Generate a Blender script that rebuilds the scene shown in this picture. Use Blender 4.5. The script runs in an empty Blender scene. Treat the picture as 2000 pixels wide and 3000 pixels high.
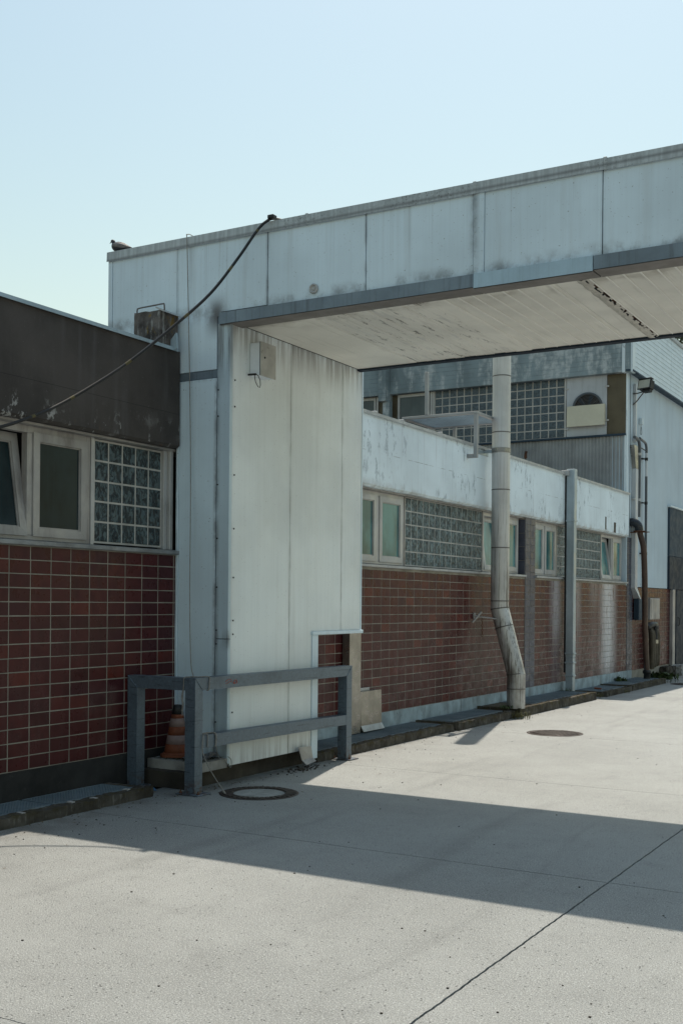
import bpy, bmesh, math, random
from mathutils import Matrix, Vector, noise as mnoise
R = random.Random(7)
rad = math.radians
S = bpy.context.scene
COL = S.collection

# ------------------------------------------------------------------ camera
YAW, ROLL = rad(30.3), rad(0.5)
cam_d = bpy.data.cameras.new('camera')
cam = bpy.data.objects.new('camera', cam_d)
COL.objects.link(cam)
f = Vector((-math.sin(YAW), math.cos(YAW), 0)); r0 = Vector((math.cos(YAW), math.sin(YAW), 0)); u0 = Vector((0, 0, 1))
r1 = r0 * math.cos(ROLL) + u0 * math.sin(ROLL); u1 = u0 * math.cos(ROLL) - r0 * math.sin(ROLL)
cam.matrix_world = Matrix(((r1.x, u1.x, -f.x, 7.39), (r1.y, u1.y, -f.y, 0), (r1.z, u1.z, -f.z, 1.86), (0, 0, 0, 1)))
cam_d.sensor_fit = 'HORIZONTAL'; cam_d.sensor_width = 24; cam_d.lens = 39.14
cam_d.shift_y = 0.1319; cam_d.clip_end = 2000; cam_d.clip_start = 0.05
S.camera = cam
# ------------------------------------------------------------------ world + sun
SUN = Vector((-0.137, 0.487, 1.0)).normalized()
w = bpy.data.worlds.new('World'); S.world = w; w.use_nodes = True
wn = w.node_tree.nodes; wl = w.node_tree.links
bg = wn['Background']
sky = wn.new('ShaderNodeTexSky'); sky.sky_type = 'NISHITA'; sky.sun_disc = False
sky.sun_elevation = math.asin(SUN.z); sky.sun_rotation = math.atan2(SUN.x, SUN.y)
sky.air_density = 2.0; sky.dust_density = 1.6; sky.ozone_density = 0.0; sky.altitude = 100
wt = wn.new('ShaderNodeMix'); wt.data_type = 'RGBA'; wt.blend_type = 'MULTIPLY'; wt.inputs[0].default_value = 1.0
wt.inputs[7].default_value = (0.975, 1.0, 0.945, 1)      # even white balance of the whole sky
wl.new(sky.outputs[0], wt.inputs[6]); wl.new(wt.outputs[2], bg.inputs[0]); bg.inputs[1].default_value = 0.130
sd = bpy.data.lights.new('sun', 'SUN'); sd.energy = 4.95; sd.angle = rad(0.53); sd.color = (1.0, 0.905, 0.775)
so = bpy.data.objects.new('sun', sd); COL.objects.link(so)
so.rotation_euler = SUN.to_track_quat('Z', 'Y').to_euler(); so.location = (0, 20, 40)
vs = S.view_settings
vs.view_transform = 'Standard'; vs.look = 'None'; vs.exposure = 0.0; vs.gamma = 1.0
try: vs.use_curve_mapping = False
except Exception: pass

# ------------------------------------------------------------------ material kit
class N:
    def __init__(s, name):
        s.m = bpy.data.materials.new(name); s.m.use_nodes = True
        s.t = s.m.node_tree; s.b = s.t.nodes['Principled BSDF']; s._p = None
    def new(s, t): return s.t.nodes.new(t)
    def put(s, sock, v):
        if isinstance(v, bpy.types.NodeSocket): s.t.links.new(v, sock)
        elif isinstance(v, (tuple, list)):
            n = len(sock.default_value); v = tuple(v)
            sock.default_value = (v + (1.0,))[:n] if len(v) < n else v[:n]
        else:
            if hasattr(sock.default_value, '__len__'): sock.default_value = [v] * len(sock.default_value)
            else: sock.default_value = v
    @property
    def P(s):
        if s._p is None: s._p = s.new('ShaderNodeNewGeometry')
        return s._p.outputs['Position']
    def island(s):
        s.P; return s._p.outputs['Random Per Island']
    def objrand(s): return s.new('ShaderNodeObjectInfo').outputs['Random']
    def xyz(s, i):
        n = s.new('ShaderNodeSeparateXYZ'); s.put(n.inputs[0], s.P); return n.outputs[i]
    def vec(s, sc=(1, 1, 1), loc=(0, 0, 0)):
        n = s.new('ShaderNodeMapping'); s.put(n.inputs[0], s.P); n.inputs['Scale'].default_value = sc; n.inputs['Location'].default_value = loc
        return n.outputs[0]
    def noise(s, scale=5, sc=(1, 1, 1), detail=4, rough=.55, dist=0, loc=(0, 0, 0)):
        n = s.new('ShaderNodeTexNoise'); s.put(n.inputs['Vector'], s.vec(sc, loc))
        n.inputs['Scale'].default_value = scale; n.inputs['Detail'].default_value = detail
        n.inputs['Roughness'].default_value = rough; n.inputs['Distortion'].default_value = dist
        return n.outputs[0]
    def vor(s, scale, sc=(1, 1, 1), feat='F1', out='Distance', rnd=1):
        n = s.new('ShaderNodeTexVoronoi'); n.feature = feat; s.put(n.inputs['Vector'], s.vec(sc)); n.inputs['Scale'].default_value = scale
        n.inputs['Randomness'].default_value = rnd
        return n.outputs[out]
    def math(s, op, a, b=0, c=0):
        n = s.new('ShaderNodeMath'); n.operation = op
        s.put(n.inputs[0], a); s.put(n.inputs[1], b); s.put(n.inputs[2], c); return n.outputs[0]
    def mul(s, a, b): return s.math('MULTIPLY', a, b)
    def mr(s, v, a, b, c=0., d=1.):
        n = s.new('ShaderNodeMapRange'); n.interpolation_type = 'SMOOTHSTEP'; s.put(n.inputs[0], v)
        for i, q in enumerate((a, b, c, d)): n.inputs[i + 1].default_value = q
        return n.outputs[0]
    def near(s, v, pos, wid):            # 1 at pos falling to 0 at +-wid
        return s.mr(s.math('ABSOLUTE', s.math('SUBTRACT', v, pos)), 0, wid, 1, 0)
    def mix(s, fac, a, b):
        n = s.new('ShaderNodeMix'); n.data_type = 'RGBA'
        s.put(n.inputs[0], fac); s.put(n.inputs[6], a); s.put(n.inputs[7], b); return n.outputs[2]
    def ramp(s, fac, stops):
        n = s.new('ShaderNodeValToRGB'); s.put(n.inputs[0], fac); e = n.color_ramp.elements
        while len(e) < len(stops): e.new(0.5)
        for el, (p, c) in zip(e, stops): el.position = p; el.color = tuple(c) + (1,)
        return n.outputs[0]
    def bump(s, hgt, strength=.3, dist=.01):
        n = s.new('ShaderNodeBump'); s.put(n.inputs['Height'], hgt); n.inputs['Strength'].default_value = strength; n.inputs['Distance'].default_value = dist
        s.put(s.b.inputs['Normal'], n.outputs[0]); return n.outputs[0]
    def done(s, col, rough=.6, metal=0., spec=.5):
        s.put(s.b.inputs['Base Color'], col); s.put(s.b.inputs['Roughness'], rough); s.put(s.b.inputs['Metallic'], metal)
        s.put(s.b.inputs['Specular IOR Level'], spec); return s.m
def sc3(c, k): return tuple(x * k for x in c)

def wmat(name, base, rough=.6, metal=0., vary=.25, vscale=2.0, streak=0., scol=None, sscale=(9, 9, .5), fine=.12, fscale=40, spots=0., spcol=(.05, .045, .04), bscale=60, bstr=.15, spec=.5):
    n = N(name)
    c = n.mix(n.mr(n.noise(vscale, detail=5), .3, .7), sc3(base, 1 - vary), sc3(base, 1 + vary * .6))
    c = n.mix(n.mul(n.noise(fscale, detail=3), fine * 2), c, sc3(base, .45))
    if streak:
        a = n.mr(n.noise(1.0, sscale, detail=5, rough=.65), .48, .78)
        c = n.mix(n.mul(a, streak), c, scol or sc3(base, .3))
    if spots:
        a = n.mr(n.noise(14, detail=6, rough=.7), .60, .70)
        c = n.mix(n.mul(a, spots), c, spcol)
    n.bump(n.noise(bscale, detail=4), bstr, .004)
    rr = n.mr(n.noise(vscale * 3, detail=3), .3, .7, max(.02, rough - .1), min(1, rough + .12))
    return n.done(c, rr, metal, spec)

M = {}
def ground_mat():
    n = N('yard_concrete')
    c = n.mix(n.mr(n.noise(.55, detail=8, rough=.7), .25, .75), (.276, .290, .284), (.388, .407, .398))
    c = n.mix(n.mr(n.noise(2.4, (1, 1, 1), detail=6, rough=.7), .5, .78, 0, .5), c, (.190, .200, .195))
    c = n.mix(n.mr(n.noise(1, (3.5, 60, 1), detail=3), .56, .74, 0, .35), c, (.175, .186, .186))       # broom lines across the yard
    c = n.mix(n.mr(n.noise(150, detail=3), .44, .62, 0, .75), c, (.125, .128, .12))
    c = n.mix(n.mr(n.noise(95, detail=2, loc=(5, 5, 0)), .55, .68, 0, .6), c, (.60, .625, .61))
    v1 = n.vor(62); v1c = n.vor(62, out='Color')
    chip = n.mul(n.mr(v1, .22, .30, 1, 0), n.mr(v1c, .66, .72))
    c = n.mix(n.mul(chip, .38), c, (.62, .66, .655))
    v2 = n.vor(41); v2c = n.vor(41, out='Color')
    pit = n.mul(n.mr(v2, .16, .25, 1, 0), n.mr(v2c, .70, .74))
    c = n.mix(n.mul(pit, .85), c, (.085, .09, .09))
    v3 = n.vor(11); v3c = n.vor(11, out='Color')
    gum = n.mul(n.mr(v3, .05, .10, 1, 0), n.mr(v3c, .84, .87))
    c = n.mix(n.mul(gum, .75), c, (.07, .068, .065))
    for xc, wd, k in ((2.15, .16, .30), (2.42, .10, .25), (3.85, .18, .28), (4.6, .06, .25)):
        xx = n.math('ADD', n.xyz(0), n.mul(n.noise(.25, detail=1), .8))
        c = n.mix(n.mul(n.mul(n.near(xx, xc + .4, wd), n.mr(n.noise(1, (3, .5, 1), detail=5, loc=(xc, 0, 0)), .38, .68)), k), c, (.13, .135, .13))
    oil = n.mr(n.noise(2.1, detail=3, loc=(11, 3, 0)), .72, .80)
    c = n.mix(n.mul(oil, .55), c, (.12, .122, .118))
    # grime that gathers along the kerb and old tyre tracks
    kx = n.mr(n.xyz(0), .55, 1.25, 1, 0)
    c = n.mix(n.mul(kx, n.mr(n.noise(3, detail=5), .35, .65, .1, .6)), c, (.13, .12, .105))
    hh = n.math('ADD', n.mul(n.noise(90, detail=4, rough=.7), 1.0), n.math('SUBTRACT', n.mul(chip, .25), n.mul(pit, .8)))
    n.bump(hh, 1.0, .011)
    return n.done(c, .62, 0, .5)
M['ground'] = ground_mat()
M['dirt'] = wmat('joint_dirt', (.035, .032, .028), .95, vary=.4)
M['soil'] = wmat('damp_soil', (.05, .042, .032), .95, vary=.5, spots=.6, spcol=(.03, .05, .015), bstr=.7, bscale=45)

def panel_mat(name, base, dirtcol=(.10, .10, .105), zlow=4.82, xs=(), ys=(), zs=(), corner=None):
    n = N(name)
    c = n.mix(n.mr(n.noise(.9, detail=4), .3, .7), sc3(base, .9), sc3(base, 1.07))
    st = n.mr(n.noise(1, (26, 26, .22), detail=5, rough=.6), .40, .72)
    c = n.mix(n.mul(st, .11), c, sc3(base, .60))
    st2 = n.mr(n.noise(1, (6, 6, .45), detail=4, loc=(3, 1, 0)), .55, .8)
    c = n.mix(n.mul(st2, .22), c, (.30, .30, .27))
    run = n.mul(n.mr(n.noise(1, (13, 13, .12), detail=5, rough=.7, loc=(8, 2, 0)), .55, .72), n.mr(n.xyz(2), 4.7, 5.56, .1, 1))
    c = n.mix(n.mul(run, .30), c, (.22, .23, .23))
    blot = n.noise(4.5, (1, 1, .8), detail=6, rough=.65)
    if zlow is not None:
        low = n.near(n.xyz(2), zlow, .13)
        c = n.mix(n.mul(n.mul(low, n.mr(blot, .42, .70)), .7), c, dirtcol)
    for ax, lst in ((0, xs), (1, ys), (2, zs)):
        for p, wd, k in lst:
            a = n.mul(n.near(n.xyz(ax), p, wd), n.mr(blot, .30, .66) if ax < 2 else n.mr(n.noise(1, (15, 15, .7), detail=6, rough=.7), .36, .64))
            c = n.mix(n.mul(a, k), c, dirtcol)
    if corner:
        a = n.mul(n.mul(n.near(n.xyz(0), corner[0], .20), n.near(n.xyz(2), corner[1], .28)), n.mr(blot, .25, .55))
        c = n.mix(n.mul(a, .95), c, dirtcol)
    sp = n.mr(n.noise(60, detail=2), .70, .74)
    c = n.mix(n.mul(sp, .6), c, (.09, .085, .08))
    n.bump(n.noise(1.3, (1, 1, .6), detail=2), .12, .03)
    return n.done(c, n.mr(n.noise(3), .3, .7, .38, .58), 0, .5)
M['panel'] = panel_mat('bridge_panel', (.66, .785, .865), corner=(.50, 4.78), xs=((1.13, .035, .5), (2.25, .03, .5), (3.36, .07, .6), (4.53, .03, .25), (0, .03, .3)))
M['panel_front'] = panel_mat('column_front_panel', (.68, .815, .89), zlow=None, xs=((.515, .05, .7), (.0, .04, .5)), zs=((.2, .4, .45), (4.2, .10, .8)))
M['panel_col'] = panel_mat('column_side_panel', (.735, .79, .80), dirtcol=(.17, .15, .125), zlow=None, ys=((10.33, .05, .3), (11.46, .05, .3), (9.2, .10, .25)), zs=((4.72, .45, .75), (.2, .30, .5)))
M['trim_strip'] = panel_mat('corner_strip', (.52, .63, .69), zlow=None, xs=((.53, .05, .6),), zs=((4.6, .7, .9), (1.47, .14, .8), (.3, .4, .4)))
M['flash'] = wmat('grey_flashing', (.20, .25, .295), .5, .35, vary=.25, vscale=1.5, streak=.7, scol=(.09, .10, .115), sscale=(30, 30, 1.5))
M['flash_blue'] = wmat('pale_blue_flashing', (.42, .56, .66), .42, .15, vary=.10, streak=.25, sscale=(30, 30, 1.5))
M['flash_brown'] = wmat('drip_edge_underside', (.22, .20, .185), .6, .1, vary=.2, streak=.3, sscale=(8, 8, 8))
def cap_mat():
    n = N('cap_flashing')
    base = (.50, .545, .56)
    c = n.mix(n.mr(n.noise(1, (30, 30, 2), detail=4), .35, .7), sc3(base, .72), base)
    lich = n.mul(n.mr(n.noise(55, detail=5, rough=.75), .54, .62), n.mr(n.noise(.9, detail=2), .46, .66))
    c = n.mix(n.mul(lich, .85), c, (.09, .09, .08))
    c = n.mix(n.mul(n.near(n.xyz(2), 5.555, .025), .6), c, (.12, .12, .12))
    n.bump(n.noise(30), .1, .004)
    return n.done(c, .6, .1)
M['cap'] = cap_mat()
def soffit_mat(name, base, wear):
    n = N(name)
    c = n.mix(n.mr(n.noise(1.2, detail=5), .3, .7), sc3(base, .86), sc3(base, 1.06))
    c = n.mix(n.mr(n.noise(1, (14, 1.2, 1), detail=4), .55, .75, 0, .25), c, (.26, .23, .18))
    if wear:
        a = n.mr(n.noise(1, (16, 2.4, 4), detail=7, rough=.78, loc=(2, 5, 0)), .572, .615)
        c = n.mix(n.mul(a, .8), c, (.085, .07, .055))
        b2 = n.mr(n.noise(1, (10, 1.5, 4), detail=5, rough=.7, loc=(9, 1, 0)), .56, .63)
        c = n.mix(n.mul(b2, .6), c, (.60, .59, .56))
    d = n.mul(n.near(n.xyz(1), 9.4, .5), n.mr(n.noise(3, detail=5), .45, .7))
    c = n.mix(n.mul(d, .6), c, (.22, .18, .13))
    n.bump(n.noise(6, detail=4), .12, .01)
    return n.done(c, .5, 0, .4)
M['soffit'] = soffit_mat('soffit_sheet', (.84, .815, .745), False)
M['soffit_worn'] = soffit_mat('peeling_soffit_board', (.82, .795, .73), True)
M['rib'] = wmat('rib_painted_catchlight', (.88, .86, .80), .4, vary=.05)  # paler than the sheets to paint in the light the ribs catch
M['foam_tape'] = wmat('crumpled_foil_tape', (.55, .52, .46), .5, vary=.2, spots=.4, spcol=(.12, .06, .03), bscale=25, bstr=.9)
M['rust'] = wmat('rust', (.13, .055, .028), .85, vary=.5, spots=.5, spcol=(.05, .025, .015), bstr=.5)

def fascia_dark():
    n = N('dark_painted_concrete')
    base = (.058, .051, .047)
    c = n.mix(n.mr(n.noise(1.1, detail=6, rough=.6), .3, .7), sc3(base, .72), sc3(base, 1.3))
    c = n.mix(n.mr(n.noise(1, (7, 7, .6), detail=5), .52, .75, 0, .45), c, (.10, .095, .095))
    c = n.mix(n.mul(n.near(n.xyz(2), 3.80, .004), .8), c, (.012, .012, .012))
    low = n.mr(n.xyz(2), 3.46, 3.80, 1, 0)
    pe = n.mul(n.mr(n.noise(1, (9, 9, 5), detail=7, rough=.75), .55, .585), low)
    pe = n.mul(pe, n.mr(n.noise(2.2, detail=2, loc=(4, 0, 0)), .42, .60))
    c = n.mix(n.mul(pe, .9), c, (.40, .40, .39))
    ru = n.mul(n.mr(n.noise(1, (10, 10, 2.5), detail=4, loc=(0, 7, 2)), .60, .72), n.mr(n.xyz(2), 3.44, 3.58, 1, 0))
    c = n.mix(n.mul(ru, .7), c, (.15, .085, .04))
    sp = n.mr(n.noise(75, detail=3), .70, .74)
    c = n.mix(n.mul(sp, .5), c, (.26, .25, .25))
    n.bump(n.noise(28, detail=6, rough=.7), .35, .01)
    return n.done(c, .82, 0, .35)
M['fascia_dark'] = fascia_dark()
def plaster_peel():
    n = N('flaking_white_paint')
    base = (.75, .85, .90)
    c = n.mix(n.mr(n.noise(.8, detail=6), .3, .7), sc3(base, .86), sc3(base, 1.05))
    pe = n.mul(n.mr(n.noise(1, (7, 7, 3.2), detail=8, rough=.78), .545, .60), n.mr(n.noise(.9, detail=2, loc=(5, 2, 0)), .42, .58))
    c = n.mix(n.mul(pe, .75), c, (.33, .39, .43))
    sk = n.mr(n.noise(1, (12, 12, .7), detail=5, loc=(1, 4, 2)), .56, .75)
    c = n.mix(n.mul(sk, .35), c, (.38, .40, .42))
    ln = n.mul(n.near(n.xyz(2), 3.93, .006), n.mr(n.noise(5, detail=3), .45, .6))
    c = n.mix(n.mul(ln, .8), c, (.14, .14, .14))
    for yy in (14.75, 15.95, 18.4, 20.2, 23.6): c = n.mix(n.mul(n.near(n.xyz(1), yy, .007), .35), c, (.30, .32, .34))
    dk = n.mul(n.mr(n.noise(1, (16, 16, 2.2), detail=6, rough=.8, loc=(7, 3, 5)), .63, .70), n.mr(n.xyz(1), 20.0, 24.5))
    c = n.mix(n.mul(dk, .7), c, (.07, .07, .065))
    lo = n.mul(n.mr(n.xyz(2), 3.44, 3.60, 1, 0), n.mr(n.noise(5, detail=5), .4, .65))
    c = n.mix(n.mul(lo, .45), c, (.33, .30, .26))
    n.bump(n.math('ADD', n.noise(35, detail=5), n.mul(pe, -.5)), .25, .008)
    return n.done(c, .75, 0, .35)
M['plaster'] = plaster_peel()
def board_concrete():
    n = N('board_marked_concrete')
    base = (.25, .315, .34)
    c = n.mix(n.mr(n.noise(.9, (1, 1, .7), detail=6), .35, .66), sc3(base, .72), sc3(base, 1.1))
    wh = n.mul(n.mr(n.noise(1, (2.6, 2.6, .8), detail=8, rough=.72), .47, .62), n.mr(n.noise(1, (6, 6, 9), detail=4), .35, .6, .35, 1))
    c = n.mix(n.mul(wh, .8), c, (.56, .60, .61))
    z = n.math('FRACT', n.mul(n.xyz(2), 9.0))
    ln = n.mul(n.near(z, .5, .09), n.mr(n.noise(1, (3, 3, 20), detail=3), .35, .6))
    c = n.mix(n.mul(ln, .55), c, (.11, .125, .135))
    n.bump(n.math('ADD', n.mul(ln, -1), n.noise(30, (1, 1, 2), detail=4)), .35, .012)
    return n.done(c, .85, 0, .3)
M['boardc'] = board_concrete()
M['hall_wall'] = wmat('hall_render', (.49, .59, .655), .8, vary=.12, vscale=.5, streak=.35, scol=(.33, .37, .40), sscale=(5, 5, .22), fine=.06)
M['siding'] = wmat('white_siding', (.60, .70, .75), .45, vary=.06, streak=.15, sscale=(6, 6, .5), fine=.04)
M['corr'] = wmat('fibre_cement_sheet', (.34, .355, .36), .8, vary=.2, streak=.4, sscale=(8, 8, .6), fine=.15)
def tile_mat(name, stops, eff, rough=.30):
    n = N(name)
    h = n.math('FRACT', n.math('ADD', n.objrand(), n.island()))
    c = n.ramp(h, stops)
    c = n.mix(n.mr(n.noise(9, (1, 1, .6), detail=4), .4, .75, 0, .5), c, sc3(stops[0][1], .7))
    c = n.mix(n.mr(n.noise(1, (12, 12, .5), detail=4), .5, .8, 0, .22), c, (.085, .05, .046))
    if eff:
        y, z = n.xyz(1), n.xyz(2)
        for yc, wd, k, zl in ((24.42, .85, 1.0, .0), (21.0, .5, .55, .9), (22.3, .35, .3, 1.0), (23.4, .5, .25, 1.6)):
            a = n.mul(n.near(y, yc, wd), n.mr(z, zl, zl + .7, .35, 1))
            a = n.mul(a, n.mr(n.noise(1, (1, 10, 1.3), detail=6, rough=.7, loc=(0, yc, 0)), .33, .47))
            c = n.mix(n.mul(a, .95 * k), c, (.60, .60, .62))
    n.bump(n.noise(22, detail=3), .10, .004)
    return n.done(c, n.mr(n.noise(7, detail=4), .3, .7, rough - .08, rough + .16), 0, .2)
RED = [(0, (.046, .0100, .0118)), (.3, (.062, .0120, .0138)), (.6, (.073, .0135, .0142)), (.82, (.050, .0128, .0165)), (1, (.108, .020, .0150))]
M['tile'] = tile_mat('red_glazed_tile', RED, True)
M['tile_grey'] = tile_mat('slate_grey_tile', [(0, (.062, .068, .095)), (.5, (.076, .084, .112)), (1, (.090, .098, .130))], False)
M['mortar'] = wmat('pale_mortar', (.50, .485, .45), .9, vary=.2, vscale=4)
M['grout'] = wmat('grout', (.29, .27, .225), .9, vary=.3, vscale=3)
M['plinth_dark'] = wmat('black_bitumen_plinth', (.022, .022, .022), .85, vary=.5, spots=.35, spcol=(.07, .07, .065), bstr=.4)
M['plinth_blue'] = wmat('pale_blue_plinth', (.37, .46, .50), .85, vary=.3, vscale=4, streak=.7, scol=(.12, .12, .11), sscale=(5, 5, 1.5), spots=.6, bstr=.3)
M['alu'] = wmat('weathered_aluminium', (.50, .50, .495), .45, .25, vary=.12, streak=.35, scol=(.16, .14, .125), sscale=(7, 7, 2.0))
M['alu_dirty'] = wmat('stained_aluminium', (.38, .365, .35), .5, .2, vary=.2, streak=.6, scol=(.10, .08, .07), sscale=(5, 5, 1.2))
M['sill'] = wmat('metal_sill', (.26, .275, .285), .55, .2, vary=.3, vscale=4, streak=.5, scol=(.08, .08, .08), sscale=(4, 4, 8), spots=.4, spcol=(.45, .46, .46))
M['black'] = wmat('black_rubber', (.015, .015, .016), .55, vary=.2)
M['dark_in'] = wmat('unlit_interior', (.03, .032, .034), .9)
def glassblock(nm='wavy_glint_glass_block', ca=(.012, .022, .026), cb=(.085, .125, .135)):
    n = N(nm)
    w1 = n.noise(17, (1, 1, .55), detail=2, dist=1.6)
    c = n.mix(n.mr(w1, .42, .60), ca, cb)  # wavy highlights painted as pale bands in the base colour
    n.bump(n.noise(20, (1, 1, .6), detail=2, dist=2.0), .9, .035)
    m = n.done(c, .12, 0, .5); return m
M['gblock'] = glassblock(); M['gblock_sparkle'] = glassblock('teal_painted_sparkle_block', (.026, .048, .053), (.17, .24, .255))  # right wing copy is brighter, with sparkle painted into its colour
def glassblock2():
    n = N('blue_patterned_glass_block')
    c = n.mix(n.mr(n.noise(26, detail=3, dist=1), .38, .62), (.030, .050, .068), (.075, .115, .145))
    n.bump(n.noise(34, detail=2), .4, .02)
    return n.done(c, .22, 0, .5)
M['gblock2'] = glassblock2()
def pane(name, a, b, rough, spec=.5):
    n = N(name)
    c = n.mix(n.mr(n.noise(1, (2.2, 2.2, 1.4), detail=3), .36, .64), a, b)
    c = n.mix(n.mr(n.noise(1, (25, 25, .8), detail=4), .55, .8, 0, .25), c, sc3(b, 1.4))
    n.bump(n.noise(2.0, detail=1), .03, .02)
    return n.done(c, n.mr(n.noise(4), .3, .7, rough * .7, rough * 1.4), 0, spec)
M['pane_dark'] = pane('dusty_dark_pane', (.008, .016, .019), (.016, .032, .037), .12, .16)
M['pane_teal'] = pane('frosted_teal_pane', (.028, .115, .130), (.075, .25, .27), .14, .5)
M['pane_blue'] = pane('blue_grey_pane', (.03, .05, .065), (.05, .075, .09), .12)
def galv(name, base):
    n = N(name)
    v = n.vor(55, out='Color')
    c = n.mix(n.math('FRACT', n.mul(v, 3.7)), sc3(base, .9), sc3(base, 1.12))
    c = n.mix(n.mr(n.noise(3, detail=5), .5, .75, 0, .6), c, sc3(base, .55))
    c = n.mix(n.mr(n.noise(1, (6, 1.4, 40), detail=4), .60, .66, 0, .55), c, sc3(base, .35))
    ru = n.mul(n.mr(n.xyz(2), .02, .20, 1, 0), n.mr(n.noise(16, detail=6, rough=.7), .46, .60))
    c = n.mix(n.mul(ru, .8), c, (.10, .055, .035))
    sp = n.mr(n.noise(24, (1, 1, 2), detail=5, rough=.75, loc=(3, 3, 3)), .64, .69)
    c = n.mix(n.mul(sp, .6), c, (.36, .41, .45))
    n.bump(n.noise(9, detail=4), .18, .008)
    return n.done(c, .50, .35, .5)
M['galv'] = galv('galvanised_steel', (.122, .158, .195))
M['steel'] = wmat('stainless_sheet', (.34, .325, .30), .34, .8, vary=.25, vscale=2.5, streak=.35, sscale=(20, 20, .8), fine=.05, bscale=3, bstr=.2)
def pipe_mat():
    n = N('exhaust_pipe_metal')
    base = (.52, .515, .50)
    c = n.mix(n.mr(n.noise(1.5, detail=4), .3, .7), sc3(base, .85), sc3(base, 1.1))
    st = n.mr(n.noise(1, (34, 34, .9), detail=6, rough=.75), .50, .60)
    c = n.mix(n.mul(st, n.mr(n.xyz(2), 4.6, 1.5, .12, .9)), c, (.10, .085, .07))
    c = n.mix(n.mul(n.mr(n.xyz(2), 2.2, .2, 0, .8), n.mr(n.noise(5, (1, 1, .5), detail=5), .36, .62)), c, (.10, .082, .066))
    n.bump(n.noise(20), .05, .004)
    return n.done(c, .42, .3, .5)
M['pipe'] = pipe_mat()
M['duct'] = wmat('grey_zinc_downpipe', (.40, .47, .51), .38, .35, vary=.15, streak=.3, sscale=(16, 16, .6))
def kerb_mat():
    n = N('mossy_kerb_concrete')
    c = n.mix(n.mr(n.noise(3, detail=6), .3, .7), (.042, .036, .029), (.105, .095, .08))
    c = n.mix(n.mr(n.noise(1, (22, 22, 5), detail=5), .55, .7, 0, .6), c, (.20, .19, .165))
    mo = n.mul(n.mr(n.noise(9, detail=6, rough=.7), .46, .60), n.mr(n.xyz(2), .03, .12))
    c = n.mix(n.mul(mo, .8), c, (.060, .048, .016))
    n.bump(n.noise(45, detail=6, rough=.7), .8, .012)
    return n.done(c, .95, 0, .2)
M['kerb'] = kerb_mat()
M['grate'] = wmat('galvanised_grating', (.24, .30, .345), .5, .4, vary=.2)
M['orange'] = wmat('faded_orange_rubber', (.20, .055, .022), .7, vary=.25, vscale=8, spots=.5, spcol=(.06, .045, .035))
M['coneband'] = wmat('scuffed_white_band', (.27, .19, .175), .6, vary=.2, vscale=10, spots=.7, spcol=(.25, .06, .025))
M['slab'] = wmat('light_concrete_slab', (.34, .33, .31), .9, vary=.3, vscale=4, streak=.6, scol=(.11, .10, .085), sscale=(7, 7, 2), bstr=.4)
M['mossy'] = wmat('moss_and_dead_leaves', (.045, .045, .018), .95, vary=.6, vscale=12, spots=.5, spcol=(.10, .075, .045), bstr=.8)
M['cast'] = wmat('cast_iron', (.060, .048, .042), .6, .3, vary=.4, vscale=6, spots=.5, spcol=(.12, .055, .03), bstr=.3)
M['infill'] = wmat('cover_concrete', (.31, .325, .31), .9, vary=.25, vscale=8, spots=.4, bstr=.5)
M['cable'] = wmat('black_cable', (.008, .008, .009), .5)
M['tape'] = wmat('yellow_cable_print', (.11, .09, .025), .6)
M['rope'] = wmat('grey_rope', (.26, .245, .225), .9, vary=.3, vscale=30)
M['box'] = wmat('dusty_box_lid', (.50, .495, .46), .55, vary=.25, vscale=5, spots=.6, spcol=(.14, .125, .10), fine=.3)
M['box_body'] = wmat('grey_plastic_box', (.74, .79, .84), .55, vary=.08)
def stub_mat():
    n = N('lichen_covered_concrete')
    c = n.mix(n.mr(n.noise(5, detail=6), .3, .7), (.045, .040, .038), (.15, .135, .125))
    c = n.mix(n.mr(n.noise(1, (16, 16, 3), detail=6, rough=.75), .52, .62, 0, .8), c, (.28, .28, .27))
    c = n.mix(n.mr(n.noise(7, (1, 1, .6), detail=6, rough=.7, loc=(3, 0, 0)), .56, .66, 0, .8), c, (.20, .13, .03))
    n.bump(n.noise(40, detail=6), .6, .012)
    return n.done(c, .95, 0, .2)
M['stub'] = stub_mat()
M['coping'] = wmat('pale_blue_coping', (.38, .48, .54), .45, .2, vary=.12, streak=.3)
M['coping_w'] = wmat('parapet_coping', (.44, .45, .45), .5, .2, vary=.18, vscale=3, streak=.3)
M['wire'] = wmat('dull_wire', (.14, .13, .125), .5, .4)
M['grey_dark'] = wmat('dark_grey_cladding', (.028, .038, .053), .6, 0, vary=.12, streak=.2, spec=.15)
M['grey_mid'] = wmat('mid_grey_cladding', (.042, .066, .092), .6, 0, vary=.12, streak=.2, spec=.15)
M['brown_panel'] = wmat('bronze_panel', (.105, .085, .050), .5, .1, vary=.15, streak=.25)
M['vent_panel'] = wmat('white_vent_panel', (.50, .53, .56), .6, vary=.1, streak=.3)
M['foam'] = wmat('cream_foam_board', (.66, .63, .50), .9, vary=.06, bscale=60, bstr=.6)
M['pipe_brown'] = wmat('brown_hose', (.075, .040, .026), .5, vary=.3, vscale=3, streak=.4, scol=(.02, .015, .012), sscale=(6, 6, .8))
M['pipe_grey'] = wmat('dark_grey_pvc', (.085, .10, .115), .4, vary=.1)
M['trunk'] = wmat('white_trunking', (.55, .58, .60), .45, vary=.1, streak=.3)
M['pipe_black'] = wmat('black_elbow', (.018, .022, .028), .35, vary=.2)
M['hose'] = wmat('canvas_hose', (.10, .082, .055), .9, vary=.35, vscale=6, streak=.5, sscale=(20, 20, .8))
M['chrome'] = wmat('worn_brass', (.5, .48, .42), .3, .8)
M['lamp_glass'] = wmat('floodlight_glass', (.44, .44, .38), .25, vary=.15)
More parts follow.
